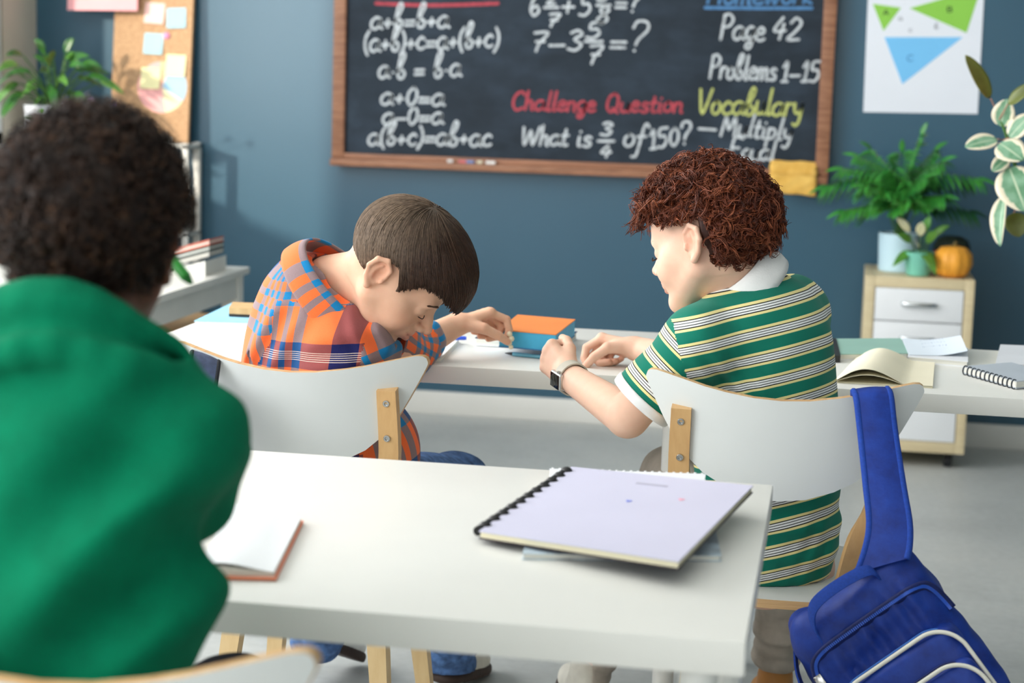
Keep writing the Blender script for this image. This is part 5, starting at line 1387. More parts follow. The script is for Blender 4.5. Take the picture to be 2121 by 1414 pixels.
    for pts, rr in fing + [th_pts]:
        for p, r_, s_ in ((pts[-1], rr[-1], .55), (pts[1], rr[1], .25), (pts[2], rr[2], .25), (pts[0], rr[0], .3)):
            g = np.exp(-np.sum((v - p) ** 2, 1) / (1.2 * r_) ** 2)[:, None] * s_; c = c * (1 - g) + pink * g
    return v, q, c, dict(w=w, f=f, n=n, t=t, K=K, tips=tips, thumb=b3, finger=[x[0] for x in fing])
class Body:
    def __init__(s): s.v = []; s.f = []; s.c = []; s.n = 0
    def add(s, v, f, c): s.v.append(v); s.f.append(f + s.n); s.c.append(c); s.n += len(v)
    def build(s, label, base):
        o = fast_mesh('person', np.vstack(s.v), np.vstack(s.f), SKIN, None, base, {'tone': np.vstack(s.c)})
        return tag(o, label, 'person')
def lit(v, f, tone): return v, f, np.tile(V(tone), (len(v), 1))
def strands(curves, rad, cols, mat, name, parent, sides=3):
    """curves: (K, M, 3) array, rad (M,) or (K, M); one mesh of thin tapering tubes"""
    C = np.asarray(curves); K, Mn, _ = C.shape; rad = np.broadcast_to(rad, (K, Mn))
    T = np.gradient(C, axis=1); T /= np.maximum(np.linalg.norm(T, axis=2, keepdims=True), 1e-9)
    A = np.zeros_like(T); a = np.cross(T[:, 0], np.where(np.abs(T[:, 0, 2:3]) > .9, V(1, 0, 0), V(0, 0, 1)))
    for j in range(Mn):                                # carry the section's frame along each strand
        a = a - T[:, j] * (a * T[:, j]).sum(1, keepdims=True); a = a / np.maximum(np.linalg.norm(a, axis=1, keepdims=True), 1e-9); A[:, j] = a
    B = np.cross(T, A)
    ang = np.arange(sides) * 2 * math.pi / sides
    P = C[:, :, None, :] + rad[:, :, None, None] * (np.cos(ang)[None, None, :, None] * A[:, :, None, :] + np.sin(ang)[None, None, :, None] * B[:, :, None, :])
    idx = np.arange(K * Mn * sides).reshape(K, Mn, sides); a, b = idx[:, :-1], idx[:, 1:]
    F = np.stack([a, np.roll(a, -1, 2), np.roll(b, -1, 2), b], -1).reshape(-1, 4)
    col = np.repeat(np.asarray(cols).reshape(K, -1, 3) * np.ones((1, Mn, 1)), sides, axis=1).reshape(-1, 3)
    return fast_mesh(name, P.reshape(-1, 3), F, mat, parent, None, {'tone': col})
def hair_mat(name, rough=.5, spec=.3):
    t = NT(name, rough, spec); at = t.n('ShaderNodeAttribute', attribute_name='tone'); n = t.noise(160, 3)
    t.base(t.mix(0.35, at.outputs['Color'], t.ramp(n, [(0.3, (.2, .2, .2)), (0.7, (.9, .9, .9))]), 'OVERLAY')); return t.m
HAIR = hair_mat('hair')
def ring_shell(name, C0, C1, e1, e2, r0, r1, th, mat, parent, a0=0.0, a1=2 * math.pi, n=48, m=5, bulge=.006, attrs=None, wav=0.0):
    """open band (collar): ellipse r0 at C0 to ellipse r1 at C1, spanned by e1, e2"""
    C0, C1, e1, e2 = V(C0), V(C1), V(e1), V(e2); P = []; Nn = []
    for i in range(n):
        a = a0 + (a1 - a0) * i / (n - 1); row = []; nr = []
        d = e1 * math.cos(a) + e2 * math.sin(a)
        for j in range(m):
            s = j / (m - 1); c = C0 + (C1 - C0) * s; d1 = e1 * math.cos(a) * (r0[0] * (1 - s) + r1[0] * s) + e2 * math.sin(a) * (r0[1] * (1 - s) + r1[1] * s)
            row.append(c + d1 + d * (bulge * math.sin(math.pi * s) + wav * math.sin(3 * a + 2 * s))); nr.append(unit(d))
        P.append(row); Nn.append(nr)
    mb = MB(); mb.shell(np.array(P), np.array(Nn), th)
    v = mb.verts(); f = np.array(mb.f)
    return fast_mesh(name, v, f, mat, parent, None, attrs)

# ---- woven plaid: warp and weft thread colours averaged, coordinates stored per vertex in metres
def plaid_mat():
    t = NT('plaid_flannel', 0.85, 0.15); t.b.inputs['Sheen Weight'].default_value = 0.15
    at = t.n('ShaderNodeAttribute', attribute_name='pat'); sp = t.n('ShaderNodeSeparateXYZ'); t.l(at.outputs['Vector'], sp.inputs[0])
    OR, BL, NV, MR = lin((248, 112, 58)), lin((20, 122, 178)), lin((26, 30, 84)), lin((150, 150, 160))
    sett = [(NV, 30), (OR, 40), (BL, 12), (OR, 9), (BL, 7), (OR, 9), (BL, 7), (OR, 9), (BL, 12), (OR, 9)]
    tot = sum(w for _, w in sett); stops = []; p = 0
    for c, w in sett: stops.append((p / tot, c)); p += w
    cols = []
    for k in (0, 1):
        fr = t.math('FRACT', t.math('DIVIDE', sp.outputs[k], tot / 640.0)); cols.append((t.ramp(fr, stops, 'CONSTANT'), fr))
    c = t.mix(0.5, cols[0][0], cols[1][0])
    gm = t.n('ShaderNodeGamma'); gm.inputs[1].default_value = 0.5; t.l(t.mix(1.0, cols[0][0], cols[1][0], 'MULTIPLY'), gm.inputs[0])
    c = t.mix(0.55, c, gm.outputs[0])
    # white pin lines in the middle of the weft's navy band
    fr = cols[1][1]; inb = t.math('MULTIPLY', t.math('GREATER_THAN', fr, 9 / tot), t.math('LESS_THAN', fr, 21 / tot))
    pin = t.math('LESS_THAN', t.math('FRACT', t.math('MULTIPLY', fr, tot / 2.4)), 0.28)
    c = t.mix(t.math('MULTIPLY', inb, t.math('MULTIPLY', pin, 0.75)), c, lin((250, 226, 210)))
    wv = t.noise(900, 2); c = t.mix(0.18, c, t.ramp(wv, [(0.3, (.3, .3, .3)), (0.7, (.8, .8, .8))]), 'OVERLAY')
    t.base(c); t.bump(wv, 0.25, 0.001); return t.m
PLAID = plaid_mat()
def stripe_mat():
    t = NT('striped_pique', 0.8, 0.2); t.b.inputs['Sheen Weight'].default_value = 0.1
    at = t.n('ShaderNodeAttribute', attribute_name='pat'); sp = t.n('ShaderNodeSeparateXYZ'); t.l(at.outputs['Vector'], sp.inputs[0])
    TE, YE, BK, WH = lin((12, 118, 98)), lin((240, 226, 158)), lin((20, 22, 26)), lin((236, 238, 236))
    fr = t.math('FRACT', t.math('DIVIDE', sp.outputs[1], 0.0415))
    c = t.ramp(fr, [(0, TE), (.40, YE), (.50, BK), (.54, WH), (.60, BK), (.63, WH), (.70, BK), (.73, WH), (.79, BK), (.83, YE), (.94, TE)], 'CONSTANT')
    c = t.mix(t.math('GREATER_THAN', sp.outputs[2], 0.5), c, lin((240, 240, 238)))
    wv = t.noise(700, 2); t.base(c); t.bump(wv, 0.2, 0.0008); return t.m
STRIPE = stripe_mat()
def axis_coords(v, p, q, ref):
    """(around*radius-angle, along, distance) about the axis p->q"""
    p, q = V(p), V(q); a = unit(q - p); e1 = unit(V(ref) - a * (V(ref) @ a)); e2 = np.cross(a, e1); d = v - p
    return np.arctan2(d @ e2, d @ e1), d @ a, np.linalg.norm(d - np.outer(d @ a, a), axis=1)
def seg_dist(v, p, q):
    p, q = V(p), V(q); d = q - p; t = np.clip(((v - p) @ d) / (d @ d), 0, 1); return np.linalg.norm(v - p - np.outer(t, d), axis=1)
def shoe(parent, ankle, heading, floor_z, up_m, sole_m, L=.215, pitch=0.0, name='shoe'):
    h = unit(V(heading[0], heading[1], 0)); s = np.cross(h, V(0, 0, 1)); u = V(0, 0, 1); p = math.radians(pitch)
    h, u = h * math.cos(p) - u * math.sin(p), u * math.cos(p) + h * math.sin(p)
    heel = V(ankle[0], ankle[1], floor_z) - h * .05 + (V(0, 0, 1) * math.sin(max(p, 0)) * (L - .03) if p > 0 else 0)
    R = np.stack([s, h, u], 1); at = lambda x, y, z: heel + s * x + h * y + u * z
    S = SDF(heel - .28, heel + .28, .005)
    S.add(ell(at(0, .05, .045), (.034, .055, .045), R), 0); S.add(ell(at(0, L * .62, .030), (.040, .075, .034), R), .03); S.add(cone(at(0, .045, .05), at(0, .04, .085), .034, .036), .02)
    S.half(at(0, 0, .014), -u); v, f = S.mesh(); o = fast_mesh(name, v, f, up_m, parent)
    S = SDF(heel - .28, heel + .28, .005); S.add(ell(at(0, .05, .010), (.038, .060, .03), R), 0); S.add(ell(at(0, L * .62, .010), (.044, .083, .03), R), .03)
    S.half(at(0, 0, .022), u); S.half(at(0, 0, .001), -u); v, f = S.mesh(); fast_mesh('sole', v, f, sole_m, o)
    return o

# ================================================================ boy in the striped polo (right)
T_R = lin((227, 187, 164))
HR = frame_head((-.90, .436), 14, 3); oR = V((-0.2057, 3.1900, 1.0308)); scR = 1.03
neckR = V((-0.1458, 3.2250, 0.9473))
LshR, RshR = V((-0.2184, 3.1000, 0.8736)), V((-0.0637, 3.2900, 0.9139))
elbR, wriR = V((-0.3302, 3.0950, 0.7405)), V((-0.4605, 3.2750, 0.7743))
elbR2, wriR2 = V((-0.2005, 3.4700, 0.7703)), V((-0.3737, 3.6150, 0.7795))
hipR = V((-0.0897, 3.2150, 0.4845)); belR = V((-0.0901, 3.2150, 0.6322)); midR = V((-0.1015, 3.2050, 0.7364)); cheR = V((-0.1284, 3.2000, 0.8501))
bd = Body()
bd.add(*head(oR, HR, scR, neckR, .044, T_R))
v, f, c, hl = hand(wriR, (-0.5298, 3.3450, 0.8187) - wriR, (-.15, -1.0, -.12), -1, [(72, 88, 50), (76, 90, 50), (78, 90, 50), (80, 88, 45)], (.75, .35, .35, .8, -.25, .3), T_R, .98, elbR, (.025, .037), LshR)
bd.add(v, f, c)
v, f, c, hr = hand(wriR2, (-0.4579, 3.6550, 0.7867) - wriR2, (.05, .45, .85), 1, [(46, 52, 30), (72, 85, 45), (78, 88, 45), (82, 88, 45)], (.72, .55, .42, .95, .0, .25), T_R, .98, elbR2, (.024, .036), pinch=(.012, -.002, .010))
bd.add(v, f, c)
# torso and legs under the clothes
kneeRr, ankRr = V(-.06, 3.62, .50), V((-0.0722, 3.7200, 0.1500)); kneeRl, ankRl = V(-.30, 3.66, .52), V((-0.4646, 3.7200, 0.0580))
hipj = lambda c, s, d=.06: c + V(s * d, .02, -.02)
S = SDF(V(-.55, 2.95, .05), V(.2, 3.95, 1.0), .008)
for a, b, ra, rb in ((hipR, belR, .095, .09), (belR, cheR, .09, .092), (cheR, neckR, .08, .04), (LshR, RshR, .04, .04), (LshR, elbR, .040, .026), (RshR, elbR2, .042, .030)): S.add(cone(a, b, ra, rb), .03)
for kn, an, s in ((kneeRr, ankRr, 1), (kneeRl, ankRl, -1)):
    S.add(cone(hipj(hipR, s), kn, .062, .045), .03); S.add(cone(kn, an, .042, .03), .02)
v, f = S.mesh(); bd.add(*lit(v, f, T_R))
pR = bd.build('boy with curly auburn hair in a striped polo shirt, fiddling with a small object', (float(hipR[0]), float(hipR[1]), 0.0))
# polo shirt
e1c = unit(V(.86, .50, .10)); e1h = unit(V(.96, .28, 0))
def Rm(e1, up): 
    u = unit(V(up) - e1 * (V(up) @ e1)); return np.stack([e1, np.cross(u, e1), u], 1)
axR = unit(cheR - hipR)
S = SDF(V(-.42, 2.95, .43), V(.17, 3.52, 1.06), .0032)
S.add(ell(hipR + V(.0, -.005, .022), (.126, .104, .108), Rm(e1h, (0, 0, 1))), 0)
S.add(ell(belR, (.128, .10, .15), Rm(e1h, axR)), .05)
S.add(ell(midR, (.126, .102, .14), Rm(e1c, axR)), .05)
S.add(ell(cheR + V(.012, 0, 0), (.132, .104, .13), Rm(e1c, axR)), .05)
S.add(cone(LshR, RshR, .055, .054), .05)
S.add(cone(neckR + V(0, 0, -.045), neckR + V(-.004, 0, -.002), .085, .060), .04)
cufR = LshR + (elbR - LshR) * .80
S.add(cone(LshR + V(.0, 0, -.005), cufR + (elbR - LshR) * .15, .056, .056), .03)
cufR2 = RshR + (elbR2 - RshR) * .72
S.add(cone(RshR, cufR2, .052, .055), .03)
S.half(V(0, 0, .456), V(0, 0, -1))
S.offset(folds(LshR + V(.07, -.03, -.10), V(.5, 0, -.8), V(.8, 0, .5), .0045, .035, .05, .09)); S.offset(folds(belR + V(.06, -.09, -.1), V(1, .2, .3), V(0, 0, 1), .004, .05, .07, .09))
S.offset(folds(hipR + V(.10, -.03, .03), V(.3, 0, 1), V(1, 0, -.3), .002, .03, .05, .07)); S.offset(wob(41, .0014, 45))
# sleeve ends: cut square to the arm and hollow them
ad = unit(elbR - LshR); 
X, Y, Z = S.grids(); t_ = (X - cufR[0]) * ad[0] + (Y - cufR[1]) * ad[1] + (Z - cufR[2]) * ad[2]
near = np.sqrt((X - cufR[0]) ** 2 + (Y - cufR[1]) ** 2 + (Z - cufR[2]) ** 2) < .13
S.a = np.where(near, np.maximum(S.a, t_), S.a).astype(np.float32)
S.cut(cone(cufR - ad * .03, cufR + ad * .05, .046, .052), .003)
v, f = S.mesh(); v = relax(v, f, 1, .4)
def polo_pat(v, c):
    ua, va, da = axis_coords(v, LshR, elbR, (0, -1, 0)); ub, vb, db = axis_coords(v, RshR, elbR2, (0, -1, 0))
    axs = unit(V(-.24, .02, .97)); sv = (v - hipR) @ axs + .35 * np.maximum(0, (v - cheR) @ V(.5, 0, .3)) * 0
    _, vc, _ = axis_coords(c, LshR, elbR, (0, -1, 0)); _, vcb, _ = axis_coords(c, RshR, elbR2, (0, -1, 0))
    armA = (seg_dist(c, LshR, cufR) < .085) & (vc > .0) & ((c - cheR) @ unit(V(.95, 0, .30)) < -.085 - .02) ; armB = (seg_dist(c, RshR, cufR2) < .064) & (vcb > .05)
    pv = np.where(armA, va + .006, np.where(armB, vb, sv)); L = (cufR - LshR) @ ad
    return np.stack([ua, pv, np.zeros(len(v))], 1)
fast_mesh('polo_shirt', v, f, STRIPE, pR, None, {'pat': polo_pat})
white_knit = M('white_rib_knit', (240, 240, 238), .8, .02, 30, .2, bscale=300)
k1 = unit(np.cross(ad, V(0, 1, 0))); ring_shell('cuff', cufR - ad * .014, cufR + ad * .003, k1, np.cross(ad, k1), (.0595, .0595), (.0590, .0590), .006, white_knit, pR, n=40, bulge=.001)
nax = unit(V((-0.1849, 3.2000, 0.9959)) - V((-0.1406, 3.2250, 0.9416))); e1 = unit(V(.9, .35, .0) - nax * (V(.9, .35, 0) @ nax)); e2 = np.cross(nax, e1)
cC = V((-0.1559, 3.2100, 0.9661))
ring_shell('collar', cC - nax * .022, cC + nax * .028, e1, e2, (.086, .078), (.066, .062), .004, white_knit, pR, a0=-math.pi * .5 - 2.7, a1=-math.pi * .5 + 2.7, bulge=.006)
# trousers, shoes
def trousers(name, hip, legs, mat, parent, lo, hi, rs=(.076, .060, .047), hd=.06):
    S = SDF(V(lo), V(hi), .007)
    S.add(ell(hip + V(0, .05, -.01), (.112, .095, .07)), 0)
    for s, kn, an in legs:
        S.add(cone(hipj(hip, s, hd), kn, rs[0], rs[1]), .04); S.add(cone(kn, an, rs[1], rs[2]), .015)
    S.offset(wob(77, .003, 36)); 
    for s, kn, an in legs: S.offset(folds(an + unit(kn - an) * .04, V(1, 0, 0), unit(kn - an), .004, .035, .06, .08))
    S.half(V(0, 0, .0), V(0, 0, -1)); v, f = S.mesh(); return fast_mesh(name, v, f, mat, parent)
taupe = M('taupe_cotton', (178, 168, 156), .9, .05, 40, .3, bscale=400)
trousers('trousers', hipR, [(1, kneeRr, ankRr), (-1, kneeRl, ankRl)], taupe, pR, (-.45, 3.02, .05), (.2, 3.85, .62), rs=(.064, .058, .047), hd=.045)
tan_l = M('tan_leather', (178, 122, 60), .5, .06, 30, .15); gum = M('dark_rubber_sole', (66, 52, 46), .7, .06, 30); canvas = M('off_white_canvas', (222, 218, 206), .7, .04, 40, .2)
shoe(pR, ankRr, (-.15, 1), 0.0, tan_l, gum, pitch=6); shoe(pR, ankRl, (-.35, 1), 0.0, canvas, gum, pitch=0)
# curly hair
def local_ok(p, z_front, z_side, z_back):
    y = p[:, 1]; zc = np.where(y > .05, z_front, np.where(y > -.012, z_side, z_back)); return p[:, 2] > zc
hc = V(0, -.006, .040); g = np.random.default_rng(5)
d = g.normal(size=(12000, 3)); d /= np.linalg.norm(d, axis=1, keepdims=True)
skull = V(.075, .094, .082); rr = 1 / np.sqrt(((d / skull) ** 2).sum(1)); p = hc + d * rr[:, None]
ok = np.where(p[:, 1] > .045, p[:, 2] > .062 - .0 * p[:, 1], np.where(p[:, 1] > -.030, p[:, 2] > .046, p[:, 2] > -.034)) & ~((np.abs(p[:, 0]) > .055) & (p[:, 1] > -.045) & (p[:, 1] < .0) & (p[:, 2] < .046))
p, d = p[ok][:3000], d[ok][:3000]; K = len(p); Mn = 14
nrm = d / skull ** 2 * 1.0; nrm /= np.linalg.norm(nrm, axis=1, keepdims=True)
tang = g.normal(size=(K, 3)); tang -= nrm * (tang * nrm).sum(1, keepdims=True); tang /= np.linalg.norm(tang, axis=1, keepdims=True); bit = np.cross(nrm, tang)
Lc = g.uniform(.032, .052, K) * (1 + .25 * np.clip(p[:, 2] / .12, -.9, 1)) * np.clip(1 + .3 * p[:, 1] / .09, .78, 1.2) * np.where(p[:, 2] < .0, .5, np.where((p[:, 2] < .075) & (p[:, 1] > -.04) & (p[:, 1] < .05), .55, 1.0)); t = np.linspace(0, 1, Mn)
hr_ = g.uniform(.006, .0115, K); turns = g.uniform(1.5, 2.5, K) * g.choice([-1, 1], K); ph = g.uniform(0, 6.28, K)
lean = (tang * g.uniform(.2, .9, K)[:, None] + V(0, .02, -.28))
REP = 4                                            # several fine locks wound together make one ringlet
rep = lambda a: np.repeat(a, REP, 0)
p, nrm, tang, bit, Lc, hr_, turns, ph, lean = map(rep, (p, nrm, tang, bit, Lc, hr_, turns, ph, lean)); K *= REP
p = p + g.normal(0, .0012, (K, 3)); hr_ = hr_ * g.uniform(.85, 1.15, K); ph = ph + g.normal(0, .16, K); Lc = Lc * g.uniform(.9, 1.08, K); turns = turns * g.uniform(.95, 1.05, K)
cen = p[:, None, :] + nrm[:, None, :] * (Lc[:, None] * (t - .30 * t * t))[:, :, None] + lean[:, None, :] * (Lc[:, None] * t ** 2 * .75)[:, :, None]
ang = ph[:, None] + turns[:, None] * 6.283 * t; e = (hr_[:, None] * np.minimum(1, t * 3))[:, :, None]
crv = cen + e * (np.cos(ang)[:, :, None] * tang[:, None, :] + np.sin(ang)[:, :, None] * (bit * .7)[:, None, :] ) + e * (np.sin(ang) * .6)[:, :, None] * nrm[:, None, :]
crv = crv * scR @ HR.T + oR
cb = np.repeat(np.array([lin((84, 40, 25)), lin((104, 52, 31)), lin((128, 70, 44)), lin((64, 30, 20))])[g.choice(4, K // REP, p=[.35, .35, .15, .15])], REP, 0) * g.uniform(.8, 1.2, K)[:, None]
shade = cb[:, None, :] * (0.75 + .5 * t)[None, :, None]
rad = g.uniform(.00085, .0014, K)[:, None] * (1.15 - .75 * t ** 2)[None, :]
S = SDF(V(-.13, -.14, -.08), V(.13, .16, .18), .005)
S.add(ell(hc + V(0, .0, .006), skull + V(.016, .014, .020)), 0)
X, Y, Z = S.grids(); zc = np.where(Y > .045, .066, np.where(Y > -.030, .046, -.038)); zc = zc + 0 * X
S.a = np.maximum(S.a, (zc - Z)).astype(np.float32); S.offset(wob(3, .003, 90)); v, f = S.mesh()
hb = fast_mesh('hair', v * scR @ HR.T + oR, f, HAIR, pR, None, {'tone': np.tile(lin((52, 24, 15)), (len(v), 1))})
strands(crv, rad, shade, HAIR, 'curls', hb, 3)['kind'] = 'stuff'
# eyelash and brow of the far-turned face
eyl = lambda s, x, y, z: oR + (V(s * x, y, z) * scR) @ HR.T
brow_m = M('auburn_brow', (96, 56, 34), .7, .1, 60); lash_m = M('dark_lash', (30, 20, 16), .7, .1, 60)
for s in (-1, 1):
    obj('eyelashes', MB().tube(catmull([eyl(s, .018, .0965, -.006), eyl(s, .032, .1005, -.011), eyl(s, .047, .090, -.008)], 5), .0013, 6), lash_m, pR)
    obj('eyebrow', MB().tube(catmull([eyl(s, .014, .0945, .019), eyl(s, .030, .0955, .024), eyl(s, .048, .084, .019)], 5), [.0012] + [.0022] * 9 + [.001], 6, flat=.5), brow_m, pR)
# watch on the left wrist
ax = unit(elbR - wriR); wn = unit(V(-.62, -.75, -.12) - ax * (V(-.62, -.75, -.12) @ ax)); wt = np.cross(wn, ax); wc = wriR + ax * .014
RW = np.stack([wt, ax, wn], 1)
watch = obj('wristwatch', MB().box(wc + wn * .0285, (.031, .036, .0095), RW, .0038, seg=3), M('silver_aluminium', (206, 206, 204), .25, .03, 40, metal=.9), pR)
obj('screen', MB().box(wc + wn * .0336, (.0265, .0315, .0018), RW, .0008), M('black_glass', (8, 9, 11), .06, .02, 10, spec=.6), watch)
obj('crown', MB().tube([wc + wn * .0285 + wt * .0155 + ax * .006, wc + wn * .0285 + wt * .0185 + ax * .006], .0032, 12), steel, watch)
q = [wc + (wn * math.cos(a) * 1.0 + wt * math.sin(a) * 1.0) * .0285 for a in np.linspace(0.45, 2 * math.pi - .45, 26)]
mb = MB(); mb.shell(np.array([[p_ - ax * .0105, p_ - ax * .004, p_ + ax * .004, p_ + ax * .0105] for p_ in q]), np.array([[unit(p_ - wc)] * 4 for p_ in q]), -.0028)
obj('watch_strap', mb, M('taupe_sport_strap', (186, 180, 166), .6, .03, 40), watch, smooth=False, angle=1.2)
# small eraser held between thumb and forefinger
ec = (hr['tips'][0] + hr['thumb']) / 2
RE = frame_to(V(-.8, .1, .45)); o = obj('eraser', MB().box(ec + V(-.010, 0, .002), (.011, .007, .034), RE, .002), M('grey_rubber', (196, 198, 194), .8, .04, 40), base=tuple(ec))
tag(o, 'small grey eraser pinched in the hand of the boy in the striped polo', 'eraser')

# ================================================================ boy in the plaid shirt (left)
T_L = lin((222, 177, 150))
HL = frame_head((.998, .05), 45, 4); oL = V((-0.7522, 3.1200, 0.9670)); scL = 1.02
neckL = V((-0.8762, 3.1700, 0.9345))
RshL, LshL = V((-0.8306, 3.0800, 0.8279)), V((-0.8517, 3.3600, 0.8358))
elbL, wriL = V((-0.8358, 3.1000, 0.7616)), V((-0.8096, 3.4200, 0.7612))
elbL2, wriL2 = V((-0.8133, 3.5200, 0.7632)), V((-0.7383, 3.6200, 0.8077))
hipL = V((-0.8706, 3.2400, 0.5564)); waiL = V((-0.8969, 3.2200, 0.6669)); midL = V((-0.9290, 3.2000, 0.7734)); upL = V((-0.9080, 3.1850, 0.8705))
bd = Body()
bd.add(*head(oL, HL, scL, neckL, .043, T_L))
v, f, c, hL = hand(wriL2, (-0.6912, 3.6550, 0.8253) - wriL2, (.12, .30, .95), -1, [(40, 55, 35), (62, 78, 45), (72, 82, 45), (76, 84, 45)], (.70, .55, .5, .95, .05, .28), T_L, .98, elbL2, (.024, .036), pinch=(.012, .0, .012))
bd.add(v, f, c)
v, f, c, _ = hand(wriL, V(.05, 1, -.06), (.1, 0, 1), 1, [(15, 20, 12)] * 4, (.75, .6, .2, .9, .3, .2), T_L, .98, elbL, (.025, .036))
bd.add(v, f, c)
kneeLa, ankLa = V(-.96, 3.58, .50), V((-1.0473, 3.7200, 0.0908)); kneeLb, ankLb = V((-0.7184, 3.5600, 0.5120)) * V(1, 1, 0) + V(0, 0, .50), V((-0.7546, 3.7400, 0.0506))
S = SDF(V(-1.15, 2.95, .05), V(-.55, 3.95, 1.0), .008)
for a, b, ra, rb in ((hipL, waiL, .095, .088), (waiL, midL, .088, .09), (midL, upL, .09, .085), (upL, neckL, .07, .04), (RshL, LshL, .04, .04), (RshL, elbL, .042, .037), (LshL, elbL2, .042, .037)): S.add(cone(a, b, ra, rb), .03)
for kn, an, s in ((kneeLa, ankLa, -1), (kneeLb, ankLb, 1)):
    S.add(cone(hipj(hipL, s), kn, .060, .045), .03); S.add(cone(kn, an, .042, .03), .02)
v, f = S.mesh(); bd.add(*lit(v, f, T_L))
pL = bd.build('smiling boy with short brown hair in an orange and blue plaid shirt, head bowed', (float(hipL[0]), float(hipL[1]), 0.0))
S = SDF(V(-1.12, 2.93, .45), V(-.50, 3.62, 1.04), .0034)
e1L = unit(V(.35, -.93, 0)); e1L2 = unit(V(.25, -.97, 0))
S.add(ell(hipL + V(.0, 0, .02), (.128, .112, .11), Rm(e1L, (0, 0, 1))), 0)
S.add(ell(hipL + V(.065, .03, .06), (.075, .07, .10)), .05)
S.add(ell(waiL, (.122, .108, .12), Rm(e1L, (0, 0, 1))), .05)
S.add(ell(midL + V(.005, 0, 0), (.140, .122, .13), Rm(e1L, (-.05, 0, 1))), .05)
S.add(ell(upL + V(.004, 0, -.01), (.138, .105, .105), Rm(e1L2, (.2, 0, 1))), .05)
S.add(cone(upL + V(0, 0, .03), neckL + V(.01, 0, -.02), .085, .066), .05)
S.add(cone(RshL, LshL, .058, .056), .05)
S.add(cone(RshL + V(.03, 0, .0), V((-0.7800, 3.1400, 0.8100)), .055, .042), .05)
S.add(chain([RshL, elbL, elbL + (wriL - elbL) * .55], [.060, .056, .046], .02), .03)
S.add(chain([LshL, elbL2, elbL2 + (wriL2 - elbL2) * .35], [.056, .05, .042], .02), .03)
S.half(V(0, 0, .465), V(0, 0, -1))
S.offset(folds((-0.9573, 3.0800, 0.8303), V(-.5, 0, -.85), V(.85, 0, -.5), .008, .055, .05, .09)); S.offset(folds((-0.8194, 3.0200, 0.8339), V(1, 0, .25), V(-.25, 0, 1), .0035, .05, .06, .08))
S.offset(folds((-0.7720, 3.0300, 0.8682), V(.5, 0, -.9), V(.9, 0, .5), .005, .035, .035, .07)); S.offset(folds((-0.8862, 3.0700, 0.9323), V(.9, 0, .2), V(-.2, 0, .9), .003, .045, .05, .08)); S.offset(wob(43, .0016, 40))
S.cut(cone((-1.0195, 3.1000, 0.7681), (-0.9812, 3.1000, 0.8390), .012, .004), .006)
S.cut(cone(neckL, neckL + unit(oL - neckL) * .12, .052, .07), .01)
v, f = S.mesh(); v = relax(v, f, 1, .4)
def plaid_pat(v, c):
    ut, vt, dt = axis_coords(v, hipL, upL, (.2, -1, 0)); ub, vb, db = axis_coords(v, LshL, elbL2, (0, -1, 0))
    d = v - RshL; dc = c - RshL; s_ = d @ unit(V(1, 0, -.12)); sc_ = dc @ unit(V(1, 0, -.12)); near = c[:, 1] < 3.15; _, vbc, _ = axis_coords(c, LshL, elbL2, (0, -1, 0))
    arm = near & (sc_ > -.125 + .5 * np.minimum(0, dc[:, 2] - .01)) & (dc[:, 2] < .082); front = near & (sc_ > .052); arm2 = (seg_dist(c, LshL, elbL2) < .066) & (vbc > .05)
    u = np.where(front, d @ unit(V(.42, 0, -1)) + .09, np.where(arm, -s_ * 1.05 + .048, np.where(arm2, ub * .05, ut * .125 + .02)))
    w = np.where(front, d @ unit(V(1, 0, .42)) + .12, np.where(arm, d @ unit(V(-.06, 0, 1)) * 1.05 + .026, np.where(arm2, vb, vt + .01)))
    return np.stack([u, w, 0 * u], 1)
fast_mesh('plaid_shirt', v, f, PLAID, pL, None, {'pat': plaid_pat})
# upright shirt collar: elongated ring round the bowed neck
axC = unit(V(.66, -.24, .66)); mC = unit(V(.70, .02, -.72) - axC * (V(.70, .02, -.72) @ axC)); yC = np.cross(axC, mC)
cC = V((-0.8235, 3.1350, 0.9213))
def col_pat(v, c):
    a = np.arctan2((v - cC) @ yC, (v - cC) @ mC); s = (v - cC) @ axC
    return np.stack([a * .085 + .108, s + .112, 0 * a], 1)
ring_shell('collar', cC - axC * .040, cC + axC * .008, mC, yC, (.142, .096), (.126, .076), .0045, PLAID, pL, a0=.35, a1=2 * math.pi - .35, n=72, m=9, bulge=.004, attrs={'pat': col_pat}, wav=.002)
denim = M('blue_denim', (76, 108, 156), .9, .22, 60, .35, bscale=500)
trousers('jeans', hipL, [(-1, kneeLa, ankLa), (1, kneeLb, ankLb)], denim, pL, (-1.15, 3.02, .05), (-.52, 3.85, .64), rs=(.074, .060, .054))
white_l = M('white_leather', (226, 226, 220), .45, .03, 30, .1)
shoe(pL, ankLa, (.45, 1), 0.0, white_l, gum, pitch=26); shoe(pL, ankLb, (.25, 1), 0.0, canvas, gum, pitch=8)
